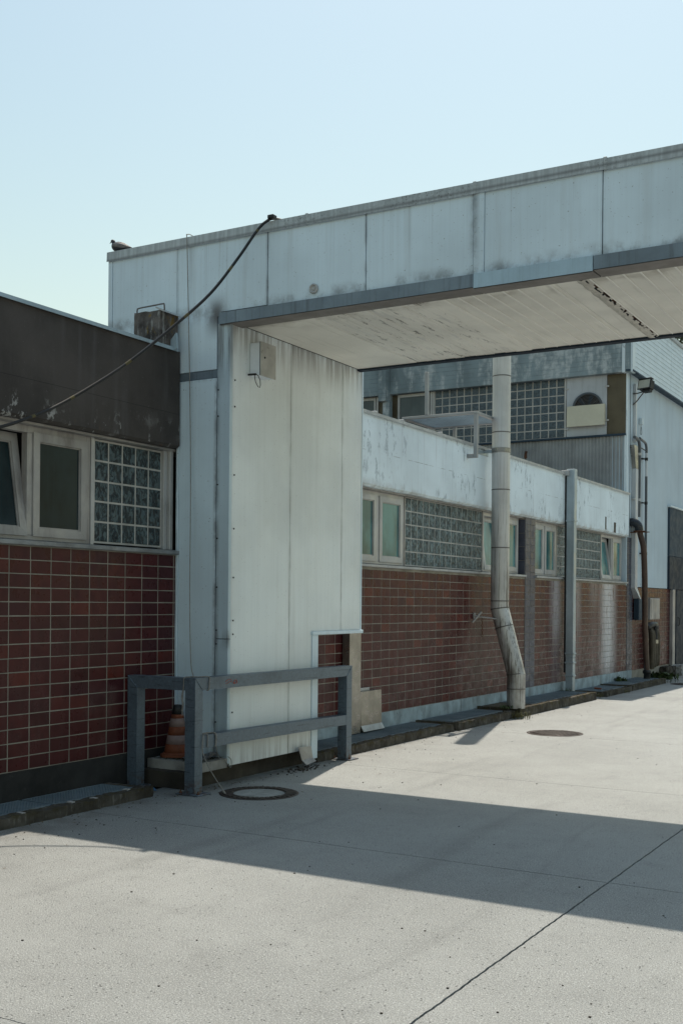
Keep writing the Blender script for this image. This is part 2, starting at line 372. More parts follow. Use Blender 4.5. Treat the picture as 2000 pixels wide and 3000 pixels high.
M['leaf'] = wmat('weed_leaf', (.055, .085, .022), .6, vary=.5, vscale=20)
M['leaf2'] = wmat('dry_grass', (.13, .12, .05), .8, vary=.4, vscale=20)
M['leaf_dry'] = wmat('dry_leaf', (.13, .085, .045), .8, vary=.5, vscale=30)
M['tree_leaf'] = wmat('tree_leaf', (.035, .055, .018), .6, vary=.5, vscale=1.5)
M['bark'] = wmat('bark', (.06, .05, .04), .9, vary=.4)
M['feather'] = wmat('slate_feathers', (.032, .036, .045), .6, vary=.4, vscale=22)
M['feather_w'] = wmat('pale_wing_feathers', (.20, .19, .19), .7, vary=.4, vscale=30)
M['beak'] = wmat('beak', (.05, .045, .045), .5)
M['roof'] = wmat('roof_felt', (.10, .10, .10), .9, vary=.3)
M['spray'] = wmat('orange_spray_paint', (.55, .10, .055), .6, vary=.2)
M['litter'] = wmat('blue_wrapper', (.06, .16, .28), .4, vary=.3)
M['plastic'] = wmat('grey_plastic_sheet', (.16, .16, .165), .35, vary=.3, vscale=8)
M['white_dot'] = wmat('pale_pebble', (.45, .44, .42), .8)

# ------------------------------------------------------------------ mesh kit
class MB:
    def __init__(s): s.v = []; s.f = []; s.s = []
    def add(s, vs, fs, sm=False):
        o = len(s.v); s.v += [tuple(p) for p in vs]; s.f += [tuple(i + o for i in q) for q in fs]; s.s += [sm] * len(fs); return s
    def box(s, x0, x1, y0, y1, z0, z1):
        v = [(x, y, z) for z in (z0, z1) for y in (y0, y1) for x in (x0, x1)]
        return s.add(v, [(0, 2, 3, 1), (4, 5, 7, 6), (0, 1, 5, 4), (2, 6, 7, 3), (0, 4, 6, 2), (1, 3, 7, 5)])
    def cbox(s, x0, x1, y0, y1, z0, z1, c=.004):
        c = min(c, (x1 - x0) * .45, (y1 - y0) * .45, (z1 - z0) * .45)
        X = (x0, x1); Y = (y0, y1); Z = (z0, z1); v = []; idx = {}
        for i in (0, 1):
            for j in (0, 1):
                for k in (0, 1):
                    sx, sy, sz = (c if i == 0 else -c), (c if j == 0 else -c), (c if k == 0 else -c)
                    for a, p in enumerate(((X[i], Y[j] + sy, Z[k] + sz), (X[i] + sx, Y[j], Z[k] + sz), (X[i] + sx, Y[j] + sy, Z[k]))):
                        idx[i, j, k, a] = len(v); v.append(p)
        fs = []
        I = idx
        for i in (0, 1):
            q = [I[i, 0, 0, 0], I[i, 1, 0, 0], I[i, 1, 1, 0], I[i, 0, 1, 0]]; fs.append(q if i else q[::-1])
            q = [I[0, i, 0, 1], I[0, i, 1, 1], I[1, i, 1, 1], I[1, i, 0, 1]]; fs.append(q if i else q[::-1])
            q = [I[0, 0, i, 2], I[1, 0, i, 2], I[1, 1, i, 2], I[0, 1, i, 2]]; fs.append(q if i else q[::-1])
        for i in (0, 1):
            for j in (0, 1):
                q = [I[i, j, 0, 0], I[i, j, 1, 0], I[i, j, 1, 1], I[i, j, 0, 1]]; fs.append(q if i != j else q[::-1])
                q = [I[i, 0, j, 0], I[i, 0, j, 2], I[i, 1, j, 2], I[i, 1, j, 0]]; fs.append(q if i != j else q[::-1])
                q = [I[0, i, j, 1], I[1, i, j, 1], I[1, i, j, 2], I[0, i, j, 2]]; fs.append(q if i != j else q[::-1])
        for i in (0, 1):
            for j in (0, 1):
                for k in (0, 1):
                    q = [I[i, j, k, 0], I[i, j, k, 1], I[i, j, k, 2]]; fs.append(q if (i + j + k) % 2 else q[::-1])
        return s.add(v, fs)
    def prism(s, poly, axis, a, b):         # poly in the two other axes (cyclic order), extruded a..b along axis
        n = len(poly); mk = {'x': lambda p, t: (t, p[0], p[1]), 'y': lambda p, t: (p[0], t, p[1]), 'z': lambda p, t: (p[0], p[1], t)}[axis]
        v = [mk(p, a) for p in poly] + [mk(p, b) for p in poly]
        fs = [tuple(range(n))[::-1], tuple(range(n, 2 * n))] + [(i, (i + 1) % n, n + (i + 1) % n, n + i) for i in range(n)]
        return s.add(v, fs)
    def tube(s, pts, r, n=10, caps=True, closed=False, flat=1.0):
        pts = [Vector(p) for p in pts]; m = len(pts); rs = r if isinstance(r, (list, tuple)) else [r] * m
        base = len(s.v); up = None; v = []
        for i, p in enumerate(pts):
            a = pts[max(0, i - 1)] if not closed else pts[i - 1]; b = pts[min(m - 1, i + 1)] if not closed else pts[(i + 1) % m]
            t = (b - a).normalized()
            if up is None: up = Vector((0, 0, 1)) if abs(t.z) < .9 else Vector((0, 1, 0))
            side = t.cross(up)
            if side.length < 1e-4: side = t.cross(Vector((1, 0, 0)))
            side.normalize(); up = side.cross(t).normalized()
            for k in range(n):
                an = 2 * math.pi * k / n
                v.append(p + side * (rs[i] * math.cos(an)) + up * (rs[i] * flat * math.sin(an)))
        fs = []
        for i in range(m if closed else m - 1):
            j = (i + 1) % m
            for k in range(n): fs.append((i * n + k, i * n + (k + 1) % n, j * n + (k + 1) % n, j * n + k))
        s.add(v, fs, True)
        if caps and not closed:
            for q in (0, m - 1): s.add(v[q * n:(q + 1) * n], [tuple(range(n))[::(-1 if q == 0 else 1)]])
        return s
    def lathe(s, prof, c, n=24, axis='z', cap=True):   # prof: (radius, height)
        v = []
        for r, h in prof:
            for k in range(n):
                a = 2 * math.pi * k / n; x, y = r * math.cos(a), r * math.sin(a)
                p = {'z': (x, y, h), 'x': (h, x, y), 'y': (y, h, x)}[axis]; v.append((c[0] + p[0], c[1] + p[1], c[2] + p[2]))
        m = len(prof); fs = [(i * n + k, i * n + (k + 1) % n, (i + 1) * n + (k + 1) % n, (i + 1) * n + k) for i in range(m - 1) for k in range(n)]
        b = len(s.v); s.add(v, fs, True)
        if cap:
            for q in (0, m - 1): s.add(v[q * n:(q + 1) * n], [tuple(range(n))[::(-1 if q == 0 else 1)]])
        return s
    def rough_box(s, x0, x1, y0, y1, z0, z1, st=.08, amp=.008, seed=0, sm=False):
        nx = max(1, round((x1 - x0) / st)); ny = max(1, round((y1 - y0) / st)); nz = max(1, round((z1 - z0) / st))
        idx = {}; v = []
        def vid(i, j, k):
            if (i, j, k) not in idx:
                p = Vector((x0 + (x1 - x0) * i / nx, y0 + (y1 - y0) * j / ny, z0 + (z1 - z0) * k / nz))
                d = mnoise.noise_vector(p * 5 + Vector((seed, 0, 0))) * amp * .8 + mnoise.noise_vector(p * 19 + Vector((0, seed, 0))) * amp * .8
                if k == 0: d.z = 0
                idx[i, j, k] = len(v); v.append(p + d)
            return idx[i, j, k]
        fs = []
        for i in range(nx):
            for j in range(ny):
                fs.append((vid(i, j, nz), vid(i + 1, j, nz), vid(i + 1, j + 1, nz), vid(i, j + 1, nz)))
        for j in range(ny):
            for k in range(nz):
                fs.append((vid(nx, j, k), vid(nx, j + 1, k), vid(nx, j + 1, k + 1), vid(nx, j, k + 1)))
                fs.append((vid(0, j, k), vid(0, j, k + 1), vid(0, j + 1, k + 1), vid(0, j + 1, k)))
        for i in range(nx):
            for k in range(nz):
                fs.append((vid(i, 0, k), vid(i + 1, 0, k), vid(i + 1, 0, k + 1), vid(i, 0, k + 1)))
                fs.append((vid(i, ny, k), vid(i, ny, k + 1), vid(i + 1, ny, k + 1), vid(i + 1, ny, k)))
        return s.add(v, fs, sm)
    def mesh(s, name):
        me = bpy.data.meshes.new(name); me.from_pydata(s.v, [], s.f); me.polygons.foreach_set('use_smooth', s.s); me.update()
        if len(s.f) < 40000:
            bm = bmesh.new(); bm.from_mesh(me); bmesh.ops.recalc_face_normals(bm, faces=bm.faces); bm.to_mesh(me); bm.free()
        return me

WL = {}      # world location of every parent
def link(o, parent=None):
    COL.objects.link(o)
    if parent is not None:
        o.parent = parent; o.matrix_parent_inverse = Matrix.Translation(-WL.get(parent.name, Vector((0, 0, 0))))
    return o
def thing(name, label, cat, loc, group=None):
    o = bpy.data.objects.new(name, None); o.empty_display_size = .2; COL.objects.link(o); o.location = loc
    WL[o.name] = Vector(loc); o['label'] = label; o['category'] = cat
    if group: o['group'] = group
    return o
def part(name, mb, mat, parent=None, label=None, kind=None, auto=False):
    me = mb.mesh(name) if isinstance(mb, MB) else mb
    if not me.materials: me.materials.append(M[mat])
    o = bpy.data.objects.new(name, me); link(o, parent)
    if label: o['label'] = label
    if kind: o['kind'] = kind
    return o
def tag(o, label, cat, group=None):
    o['label'] = label; o['category'] = cat
    if group: o['group'] = group
    return o
def at(name, me, loc, parent, rot=None):
    o = bpy.data.objects.new(name, me); link(o, parent); o.location = loc
    if rot: o.rotation_euler = rot
    return o
def meshmat(mb, name, mat):
    me = mb.mesh(name); me.materials.append(M[mat]); return me

# front-only chamfered slab facing +X, centred on its face (tile / glass block)
def face_piece(w, h, d, c):
    b = MB(); y, z = w / 2, h / 2
    v = [(-d, -y, -z), (-d, y, -z), (-d, y, z), (-d, -y, z), (-c, -y, -z), (-c, y, -z), (-c, y, z), (-c, -y, z),
         (0, -y + c, -z + c), (0, y - c, -z + c), (0, y - c, z - c), (0, -y + c, z - c)]
    fs = [(8, 9, 10, 11)]
    for i in range(4):
        j = (i + 1) % 4; fs += [(i, j, 4 + j, 4 + i), (4 + i, 4 + j, 8 + j, 8 + i)]
    return b.add(v, fs)
def pieces_joined(lst, w, h, d, c):
    b = MB(); t = face_piece(w, h, d, c)
    for (x, y, z) in lst: b.add([(p[0] + x, p[1] + y, p[2] + z) for p in t.v], t.f)
    return b

# ================================================================== SETTING: ground
gb = MB(); gb.add([(-400, -200, -.03), (400, -200, -.03), (400, 600, -.03), (-400, 600, -.03)], [(0, 1, 2, 3)])
ground = part('ground', gb, 'dirt', kind='structure')
def wob(t, k): return .0012 * math.sin(t * 7.1 + k) + .0012 * math.sin(t * 23.7 + 2 * k) + .0014 * math.sin(t * 61 + k * 3)
XJ = [(.30, 0), (5.19, .013), (10.1, .012), (15, .012), (42, 0)]
YJ = [(-20, 0), (-4.1, .006), (-.3, .006), (3.515, .006), (7.32, .010), (11.05, .006), (15.06, .005), (18.25, .004), (22.0, .005), (26.0, .005), (30, .005), (60, 0)]
for i in range(len(XJ) - 1):
    for j in range(len(YJ) - 1):
        (xa, ga), (xb, gb_) = XJ[i], XJ[i + 1]; (ya, ha), (yb, hb) = YJ[j], YJ[j + 1]
        n = 240 if (j in range(2, 8) and i < 2) else 14
        def ex(x, g, t, sg): return x + sg * g / 2 + (wob(t, x) + sg * .25 * abs(wob(t * 2.3, x + 1)) if g else 0)
        pts = []
        for k in range(n): t = ya + (yb - ya) * k / n; y = t; pts.append((ex(xb, gb_, t, -1), y))
        for k in range(n): t = xb + (xa - xb) * k / n; pts.append((t, yb - hb / 2 + (wob(t, yb) * .8 if hb else 0)))
        for k in range(n): t = yb + (ya - yb) * k / n; pts.append((ex(xa, ga, t, 1), t))
        for k in range(n): t = xa + (xb - xa) * k / n; pts.append((t, ya + ha / 2 + (wob(t, ya) * .8 if ha else 0)))
        # keep corners tidy
        part('paving_slab', MB().prism(pts, 'z', -.028, 0), 'ground', ground)

# ------------------------------------------------------------------ shared builders
def trap_frame(y0, y1, z0, z1, w, x0, x1, tilt=0., zb=None):
    b = MB(); g = .0015; zb = z0 if zb is None else zb
    P = [[(y0, z0), (y1, z0), (y1 - w, z0 + w), (y0 + w, z0 + w)], [(y1, z0 + g), (y1, z1 - g), (y1 - w, z1 - w), (y1 - w, z0 + w + g)],
         [(y1, z1), (y0, z1), (y0 + w, z1 - w), (y1 - w, z1 - w)], [(y0, z1 - g), (y0, z0 + g), (y0 + w, z0 + w + g), (y0 + w, z1 - w)]]
    for p in P: b.prism(p, 'x', x0, x1)
    # inner glazing bead
    iy0, iy1, iz0, iz1 = y0 + w, y1 - w, z0 + w, z1 - w
    b.box(x0, x1 - .014, iy0 - .002, iy0 + .012, iz0, iz1); b.box(x0, x1 - .014, iy1 - .012, iy1 + .002, iz0, iz1)
    b.box(x0, x1 - .015, iy0, iy1, iz0 - .002, iz0 + .012); b.box(x0, x1 - .015, iy0, iy1, iz1 - .012, iz1 + .002)
    if tilt:
        c, s_ = math.cos(tilt), math.sin(tilt)
        b.v = [(x1 + (x - x1) * c - (z - zb) * s_, y, zb + (z - zb) * c + (x - x1) * s_) for x, y, z in b.v]
    return b
def window(parent, y0, y1, z0, z1, sashes, pm, fm='alu', X=-.10, sw=.078):
    fr = MB(); fw = .05
    for a, b in ((y0, y0 + fw), (y1 - fw, y1)): fr.cbox(X - .07, X, a, b, z0, z1, .003)
    fr.cbox(X - .07, X - .001, y0 + fw, y1 - fw, z0, z0 + .045, .003); fr.cbox(X - .07, X - .001, y0 + fw, y1 - fw, z1 - .065, z1, .003)
    for (a, b, t), (c, d, t2) in zip(sashes, sashes[1:]): fr.cbox(X - .07, X + .002, b - .004, c + .004, z0 + .045, z1 - .065, .003)
    wo = part('window', fr, fm, parent)
    for a, b, t in sashes:
        zb, zt = z0 + .035, z1 - .055
        part('sash', trap_frame(a + .004, b - .004, zb, zt, sw, X - .045, X + .016, t), fm, wo)
        p = MB().box(X - .018, X - .010, a + sw, b - sw, zb + sw, zt - sw)
        if t:
            c, s_ = math.cos(t), math.sin(t); x1 = X + .016
            p.v = [(x1 + (x - x1) * c - (z - zb) * s_, y, zb + (z - zb) * c + (x - x1) * s_) for x, y, z in p.v]
        part('pane', p, pm, wo)
    return wo
GBM = {}
def block_panel(parent, y0, z0, ny, nz, py, pz, X, mat='gblock', g=.012):
    key = (round(py, 3), round(pz, 3), mat)
    if key not in GBM:
        me = face_piece(py - g, pz - g, .05, .008).mesh('glass_block'); me.materials.append(M[mat]); GBM[key] = me
    b = MB().box(X - .06, X - .005, y0 - .01, y0 + ny * py + .01, z0 - .01, z0 + nz * pz + .01)
    p = part('glass_block_panel', b, 'mortar', parent)
    for i in range(ny):
        for j in range(nz):
            at('glass_block', GBM[key], (X, y0 + (i + .5) * py, z0 + (j + .5) * pz), p)
    return p

# ================================================================== LEFT WING
LW = thing('brick_wing', 'dark low wing with maroon tiled wall and black concrete fascia, nearest the camera', 'building', (0, 7, 0))
part('plinth', MB().box(-.3, -.004, -2, 9.2, 0, .343), 'plinth_dark', LW)
wl_ = part('wall', MB().box(-.3, -.002, -2, 9.2, .343, 2.345), 'grout', LW)
PY, PZ, Z0 = .2507, .1243, .345
tm = face_piece(PY - .0095, PZ - .0095, .012, .0022).mesh('tile'); tm.materials.append(M['tile'])
far = []
for k in range(-40, 9):
    yc = 6.909 + PY * (k + .5)
    for i in range(16):
        zc = Z0 + PZ * (i + .5)
        if k >= -9: at('tile', tm, (R.uniform(-.0003, .0010), yc + R.uniform(-.0015, .0015), zc + R.uniform(-.0012, .0012)), wl_, (R.uniform(-.006, .006), R.uniform(-.005, .005), R.uniform(-.004, .004)))
        else: far.append((0, yc, zc))
part('tile_field', pieces_joined(far, PY - .0095, PZ - .0095, .012, .0022), 'tile', wl_, kind='stuff')
part('tile_field', pieces_joined([(0, 9.184, Z0 + PZ * (i + .5)) for i in range(16)], .024, PZ - .01, .012, .002), 'tile', wl_, kind='stuff')
sl = MB().prism([(-.16, 2.40), (.05, 2.378), (.05, 2.345), (.042, 2.338), (-.16, 2.338)], 'y', -2, 9.195)
part('sill', sl, 'sill', LW)
part('back_wall', MB().box(-.34, -.30, -2, 9.2, 0, 4.3), 'dark_in', LW)
part('window_head', MB().box(-.3, -.02, -2, 9.2, 3.425, 3.445), 'alu_dirty', LW)
window(LW, 6.46, 8.013, 2.395, 3.425, [(6.52, 7.205, rad(9)), (7.263, 7.958, 0)], 'pane_dark', 'alu_dirty')
window(LW, 4.8, 6.40, 2.395, 3.425, [(4.86, 5.57, 0), (5.63, 6.34, 0)], 'pane_dark', 'alu_dirty')
block_panel(LW, 8.075, 2.42, 5, 5, .1992, .1975, -.10)
for xa, ya, yb in ((-.075, 9.085, 9.14), (-.04, 9.143, 9.195), (-.09, 8.018, 8.062)): part('post', MB().cbox(-.16, xa, ya, yb, 2.39, 3.428, .004), 'alu', LW)
fb = MB(); ny = 60
prof = [(-.3, 3.445), (.035, 3.445), (.06, 3.475), (.06, 4.455), (-.3, 4.455)]
V = []
for j in range(ny + 1):
    y = -2 + 11.165 * j / ny
    for q, (x, z) in enumerate(prof):
        d = mnoise.noise(Vector((x * 5, y * 6, z * 5))) * .010 if q in (1, 2) else 0
        V.append((x + d * (q == 2), y, z + abs(d) * (q == 1)))
F = [tuple(range(5)), tuple(range(ny * 5, ny * 5 + 5))[::-1]] + [(j * 5 + a, j * 5 + (a + 1) % 5, (j + 1) * 5 + (a + 1) % 5, (j + 1) * 5 + a) for j in range(ny) for a in range(5)]
part('fascia', fb.add(V, F), 'fascia_dark', LW)
part('coping', MB().prism([(-.36, 4.457), (.085, 4.457), (.085, 4.44), (.092, 4.44), (.092, 4.475), (-.36, 4.495)], 'y', -2, 9.10), 'coping', LW)
part('roof', MB().box(-9, -.3, -2, 9.15, 4.25, 4.32), 'roof', LW)

# ================================================================== RIGHT WING
RW = thing('tiled_wing', 'long low wing of red tiles below a flaking white parapet, beyond the bridge', 'building', (0, 18, 0))
part('plinth', MB().box(-.3, .010, 9.2, 26.3, 0, .308), 'plinth_blue', RW)
wr = part('wall', MB().box(-.3, -.0018, 9.2, 25.86, .308, 2.345), 'grout', RW)
QY, QZ, W0 = .2535, .1252, .31
tm2 = face_piece(QY - .0095, QZ - .0095, .012, .0022).mesh('tile'); tm2.materials.append(M['tile'])
far = []
for k in range(-15, 50):
    yc = 13.25 + QY * (k + .5)
    if yc < 9.3 or yc > 25.86 - .1 or 19.28 - .12 < yc < 19.80 + .02: continue
    for i in range(16):
        zc = W0 + QZ * (i + .5)
        near = (k >= 0 and k < 15) or (-5 <= k < 0 and i < 11)
        if near: at('tile', tm2, (R.uniform(-.0002, .0010), yc + R.uniform(-.0015, .0015), zc + R.uniform(-.0012, .0012)), wr, (R.uniform(-.006, .006), R.uniform(-.004, .004), R.uniform(-.004, .004)))
        else: far.append((R.uniform(-.0003, .0008), yc, zc))
part('tile_field', pieces_joined(far, QY - .0095, QZ - .0095, .012, .0022), 'tile', wr, kind='stuff')
for yc, wd in ((19.178, .190), (19.816, .042), (25.764, .182)):
    part('tile_field', pieces_joined([(0, yc, W0 + QZ * (i + .5)) for i in range(16)], wd, QZ - .0095, .012, .0022), 'tile', wr, kind='stuff')
gt = face_piece(.24, QZ - .009, .012, .002).mesh('pier_tile'); gt.materials.append(M['tile_grey'])
def pier(y0, y1, top):
    ncol = 2; wd = (y1 - y0) / ncol
    p = part('pier', MB().box(-.3, .002, y0 + .002, y1 - .002, .308, top), 'grout', RW)
    me = face_piece(wd - .008, QZ * 1.0 - .008, .012, .002).mesh('pier_tile'); me.materials.append(M['tile_grey'])
    rows = int((top - .31) / QZ) + 1
    for c in range(ncol):
        for i in range(rows): at('pier_tile', me, (.010, y0 + wd * (c + .5), W0 + QZ * (i + .5)), p)
    side = face_piece(.125, QZ * 2 - .008, .012, .002).mesh('pier_tile'); side.materials.append(M['tile_grey'])
    for i in range(4): at('pier_tile', side, (-.065, y0 - .006, 2.40 + QZ * 2 * (i + .5)), p, (0, 0, -math.pi / 2))
    return p
pier(19.28, 19.79, 3.43); pier(25.86, 26.32, 3.43)
part('sill', MB().prism([(-.16, 2.40), (.045, 2.382), (.045, 2.352), (.036, 2.345), (-.16, 2.345)], 'y', 9.2, 19.27), 'coping_w', RW)
part('sill', MB().prism([(-.16, 2.40), (.045, 2.382), (.045, 2.352), (.036, 2.345), (-.16, 2.345)], 'y', 19.80, 25.85), 'coping_w', RW)
part('back_wall', MB().box(-.34, -.30, 9.2, 25.8, 0, 4.3), 'dark_in', RW)
part('window_head', MB().box(-.3, -.03, 9.2, 25.8, 3.42, 3.442), 'alu_dirty', RW)
window(RW, 12.95, 14.61, 2.40, 3.42, [(13.0, 13.755, 0), (13.84, 14.555, 0)], 'pane_teal')
block_panel(RW, 14.655, 2.415, 14, 5, .2043, .2005, -.10, 'gblock_sparkle')
window(RW, 17.56, 19.20, 2.40, 3.42, [(17.61, 18.36, rad(7)), (18.42, 19.15, 0)], 'pane_teal')
window(RW, 19.86, 21.235, 2.40, 3.42, [(19.9, 20.50, 0), (20.56, 21.19, 0)], 'pane_teal')
block_panel(RW, 21.28, 2.415, 14, 5, .2040, .2005, -.10, 'gblock_sparkle')
window(RW, 24.18, 25.76, 2.40, 3.42, [(24.23, 24.95, rad(8)), (25.0, 25.71, 0)], 'pane_teal')
for ya, yb in ((14.612, 14.652), (17.518, 17.556), (21.237, 21.275), (24.138, 24.178)): part('post', MB().cbox(-.17, -.09, ya, yb, 2.4, 3.42, .003), 'alu_dirty', RW)
prof = [(-.3, 3.442), (.03, 3.442), (.06, 3.475), (.06, 4.435), (-.3, 4.435)]
V = []; ny = 120
for j in range(ny + 1):
    y = 11.96 + (25.79 - 11.96) * j / ny
    for q, (x, z) in enumerate(prof):
        d = mnoise.noise(Vector((x * 5, y * 5, z * 5))) * .012 if q in (1, 2) else 0
        V.append((x, y, z + d))
F = [tuple(range(5)), tuple(range(ny * 5, ny * 5 + 5))[::-1]] + [(j * 5 + a, j * 5 + (a + 1) % 5, (j + 1) * 5 + (a + 1) % 5, (j + 1) * 5 + a) for j in range(ny) for a in range(5)]
part('parapet', MB().add(V, F), 'plaster', RW)
for ya, yb in ((11.96, 14.18), (14.19, 17.3), (17.31, 21.25), (21.26, 25.78)):
    part('coping', MB().prism([(-.36, 4.437), (.085, 4.437), (.085, 4.415), (.095, 4.415), (.095, 4.458), (-.36, 4.475)], 'y', ya, yb), 'coping_w', RW)
for y in (13.4, 14.2, 15.5): part('coping_clip', MB().cbox(.02, .09, y - .025, y + .025, 4.46, 4.485, .006), 'alu', RW)
part('roof', MB().box(-9, -.3, 11.9, 25.8, 4.25, 4.32), 'roof', RW)
# broken concrete with rusty reinforcement under the parapet
part('rusty_spall', MB().rough_box(.055, .068, 23.95, 24.02, 3.50, 3.78, .03, .006).rough_box(.055, .068, 24.6, 24.74, 3.47, 3.70, .03, .008, 4), 'hose', RW)

# ================================================================== HALL
HL = thing('factory_hall', 'tall hall with board marked concrete band, glass block strip and white siding, farthest back', 'building', (0, 27, 0))
hw = part('wall', MB().box(-.4, 0, 25.80, 44, 2.27, 7.33), 'hall_wall', HL)
part('wall_base', MB().box(-.4, -.008, 26.32, 44, 0, 2.27), 'grout', HL)
far = [(0, 26.33 + QY * (k + .5), W0 - .02 + QZ * (i + .5)) for k in range(0, 26) for i in range(16)]
part('tile_field', pieces_joined(far, QY - .0095, QZ - .0095, .012, .0022), 'tile', HL, kind='stuff')
part('gable_wall', MB().box(-12, -.41, 25.862, 26.2, 4.0, 8.3), 'grey_mid', HL)
part('expansion_joint', MB().box(-.01, .004, 26.02, 26.05, 3.45, 7.3), 'grey_dark', HL)
fz0, fz1 = 7.275, 8.74
part('fascia', MB().cbox(-6.20, -.092, 25.65, 26.0, fz0, fz1, .008), 'boardc', HL)
part('fascia', MB().cbox(-12, -6.42, 25.65, 26.0, fz0, fz1, .008), 'boardc', HL)
part('fascia', MB().cbox(-.02, .115, 25.65, 26.0, fz0, fz1, .008), 'boardc', HL)
part('joint_strip', MB().cbox(-.092, -.02, 25.63, 25.99, fz0 - .01, fz1, .006), 'plaster', HL)
part('bracket', MB().cbox(-6.42, -6.2, 25.42, 26.0, 7.08, fz1, .01), 'boardc', HL)
part('bracket_post', MB().cbox(-6.33, -6.14, 25.5, 25.7, 4.3, 7.08, .008), 'boardc', HL)
part('corner_trim', MB().cbox(.117, .165, 25.62, 25.86, fz0 - .02, fz1 + .02, .005), 'siding', HL)
cl = part('cladding', MB().box(-.1, .135, 25.87, 44, 7.33, 8.74), 'siding', HL)
for ya, yb in ((25.87, 29.205), (29.225, 32.9), (32.92, 38), (38.02, 44)):
    me = meshmat(MB().prism([(.136, 0), (.158, 0), (.158, .008), (.146, .111), (.136, .111)], 'y', ya, yb), 'siding_board', 'siding')
    for i in range(13): at('siding_board', me, (0, 0, 7.325 + i * .1085), cl)
part('drip_flashing', MB().prism([(.0, 7.33), (.0, 7.29), (.19, 7.27), (.19, 7.285), (.165, 7.325)], 'y', 25.64, 44), 'grey_mid', HL)
part('roof_edge', MB().cbox(-12, .20, 25.60, 44, 8.745, 8.83, .01), 'cap', HL)
# strip of glass blocks facing the camera (faces -Y): build along X and turn
def block_panel_b(x0, z0, nx, nz, px, pz, Y):
    p = part('glass_block_panel', MB().box(x0 - .02, x0 + nx * px + .02, Y + .004, Y + .06, z0 - .01, z0 + nz * pz + .01), 'mortar', HL)
    me = face_piece(px - .014, pz - .014, .05, .01).mesh('glass_block'); me.materials.append(M['gblock2'])
    for i in range(nx):
        for j in range(nz): at('glass_block', me, (x0 + (i + .5) * px, Y, z0 + (j + .5) * pz), p, (0, 0, -math.pi / 2))
block_panel_b(-4.965, 5.87, 17, 7, .2025, .2025, 25.80)
part('frame', MB().cbox(-1.52, -1.475, 25.77, 25.86, 5.86, 7.275, .004).cbox(-5.02, -4.97, 25.77, 25.86, 5.86, 7.275, .004), 'alu', HL)
def hall_window(x0, x1):
    b = MB(); Y = 25.80
    for a, c in ((x0, x0 + .06), (x1 - .06, x1), (x1 - .13, x1 - .08)): b.cbox(a, c, Y - .03, Y + .05, 5.86, 7.27, .004)
    b.cbox(x0 + .06, x1 - .13, Y - .028, Y + .05, 7.19, 7.27, .004).cbox(x0 + .06, x1 - .13, Y - .028, Y + .05, 5.86, 5.93, .004)
    o = part('window', b, 'alu', HL); part('pane', MB().box(x0 + .06, x1 - .13, Y + .0, Y + .012, 5.93, 7.19), 'pane_blue', o)
hall_window(-6.03, -5.03); hall_window(-7.7, -6.6)
part('infill_panel', MB().box(-6.6, -6.03, 25.81, 25.87, 5.86, 7.28), 'brown_panel', HL)
part('sill', MB().cbox(-7.7, -.02, 25.72, 25.87, 5.815, 5.86, .006), 'grey_mid', HL)
# corrugated sheet
b = MB(); V = []; F = []; n = 0; x = -7.7; zs = (4.3, 5.815)
xs = []
while x < -.06: xs.append(x); x += .083 / 8
for i, x in enumerate(xs):
    y = 25.79 + .014 * math.cos((x + 1.175) / .083 * 2 * math.pi)
    V += [(x, y, zs[0]), (x, y, zs[1])]
    if i: F.append((2 * i - 2, 2 * i, 2 * i + 1, 2 * i - 1))
b.add(V, F, True)
part('corrugated_sheet', b, 'corr', HL)
part('broken_hole', MB().prism([(-2.53, 5.44), (-2.50, 5.40), (-2.45, 5.43), (-2.46, 5.52), (-2.44, 5.58), (-2.50, 5.60), (-2.52, 5.53)], 'y', 25.765, 25.772), 'rust', HL)
part('sheet_edge', MB().cbox(-.058, -.03, 25.755, 25.85, 4.4, 5.815, .004).cbox(-.03, .002, 25.78, 25.86, 4.4, 7.28, .004), 'plaster', HL)
vp = part('vent_panel', MB().cbox(-1.465, -.485, 25.775, 25.86, 5.865, 7.275, .004), 'vent_panel', HL)
part('bronze_panel', MB().cbox(-.478, -.022, 25.79, 25.86, 5.865, 7.275, .003), 'brown_panel', HL)
for x, z in ((-1.47, 7.02), (-.48, 7.0), (-.48, 6.2), (-1.47, 6.05)): part('hinge', MB().cbox(x - .045, x + .05, 25.755, 25.78, z - .02, z + .02, .004), 'alu', vp)
cx, cz = -.945, 6.52
part('fan_opening', MB().lathe([(.335, 25.772), (.335, 25.765)], (cx, 0, cz), 40, 'y'), 'black', vp)
part('fan_ring', MB().lathe([(.325, 25.765), (.325, 25.735), (.372, 25.735), (.372, 25.765)], (cx, 0, cz), 48, 'y', False), 'pipe_grey', vp)
for k in range(6):
    a0 = k * math.pi / 3 + .2; b = MB()
    P = [(.07, -.35), (.31, -.16), (.31, .14), (.07, .30)]
    vv = [(cx + r_ * math.cos(a0 + t), 25.762 - (.012 if t > 0 else .002), cz + r_ * math.sin(a0 + t)) for r_, t in P]
    part('fan_blade', b.add(vv + [(x, y + .004, z) for x, y, z in vv], [(0, 1, 2, 3), (7, 6, 5, 4), (0, 4, 5, 1), (1, 5, 6, 2), (2, 6, 7, 3), (3, 7, 4, 0)]), 'grey_mid', vp)
g_ = MB()
for q in range(9):
    rr_ = .05 + q * .033; g_.tube([(cx + rr_ * math.cos(a / 28 * 2 * math.pi), 25.742, cz + rr_ * math.sin(a / 28 * 2 * math.pi)) for a in range(28)], .005, 5, closed=True)
for a in range(4): g_.tube([(cx, 25.742, cz), (cx + .33 * math.cos(a * math.pi / 2 + .6), 25.742, cz + .33 * math.sin(a * math.pi / 2 + .6))], .006, 5)
part('fan_guard', g_, 'wire', vp)
b = MB().rough_box(-1.42, -.505, 25.655, 25.735, 6.085, 6.575, .05, .004)
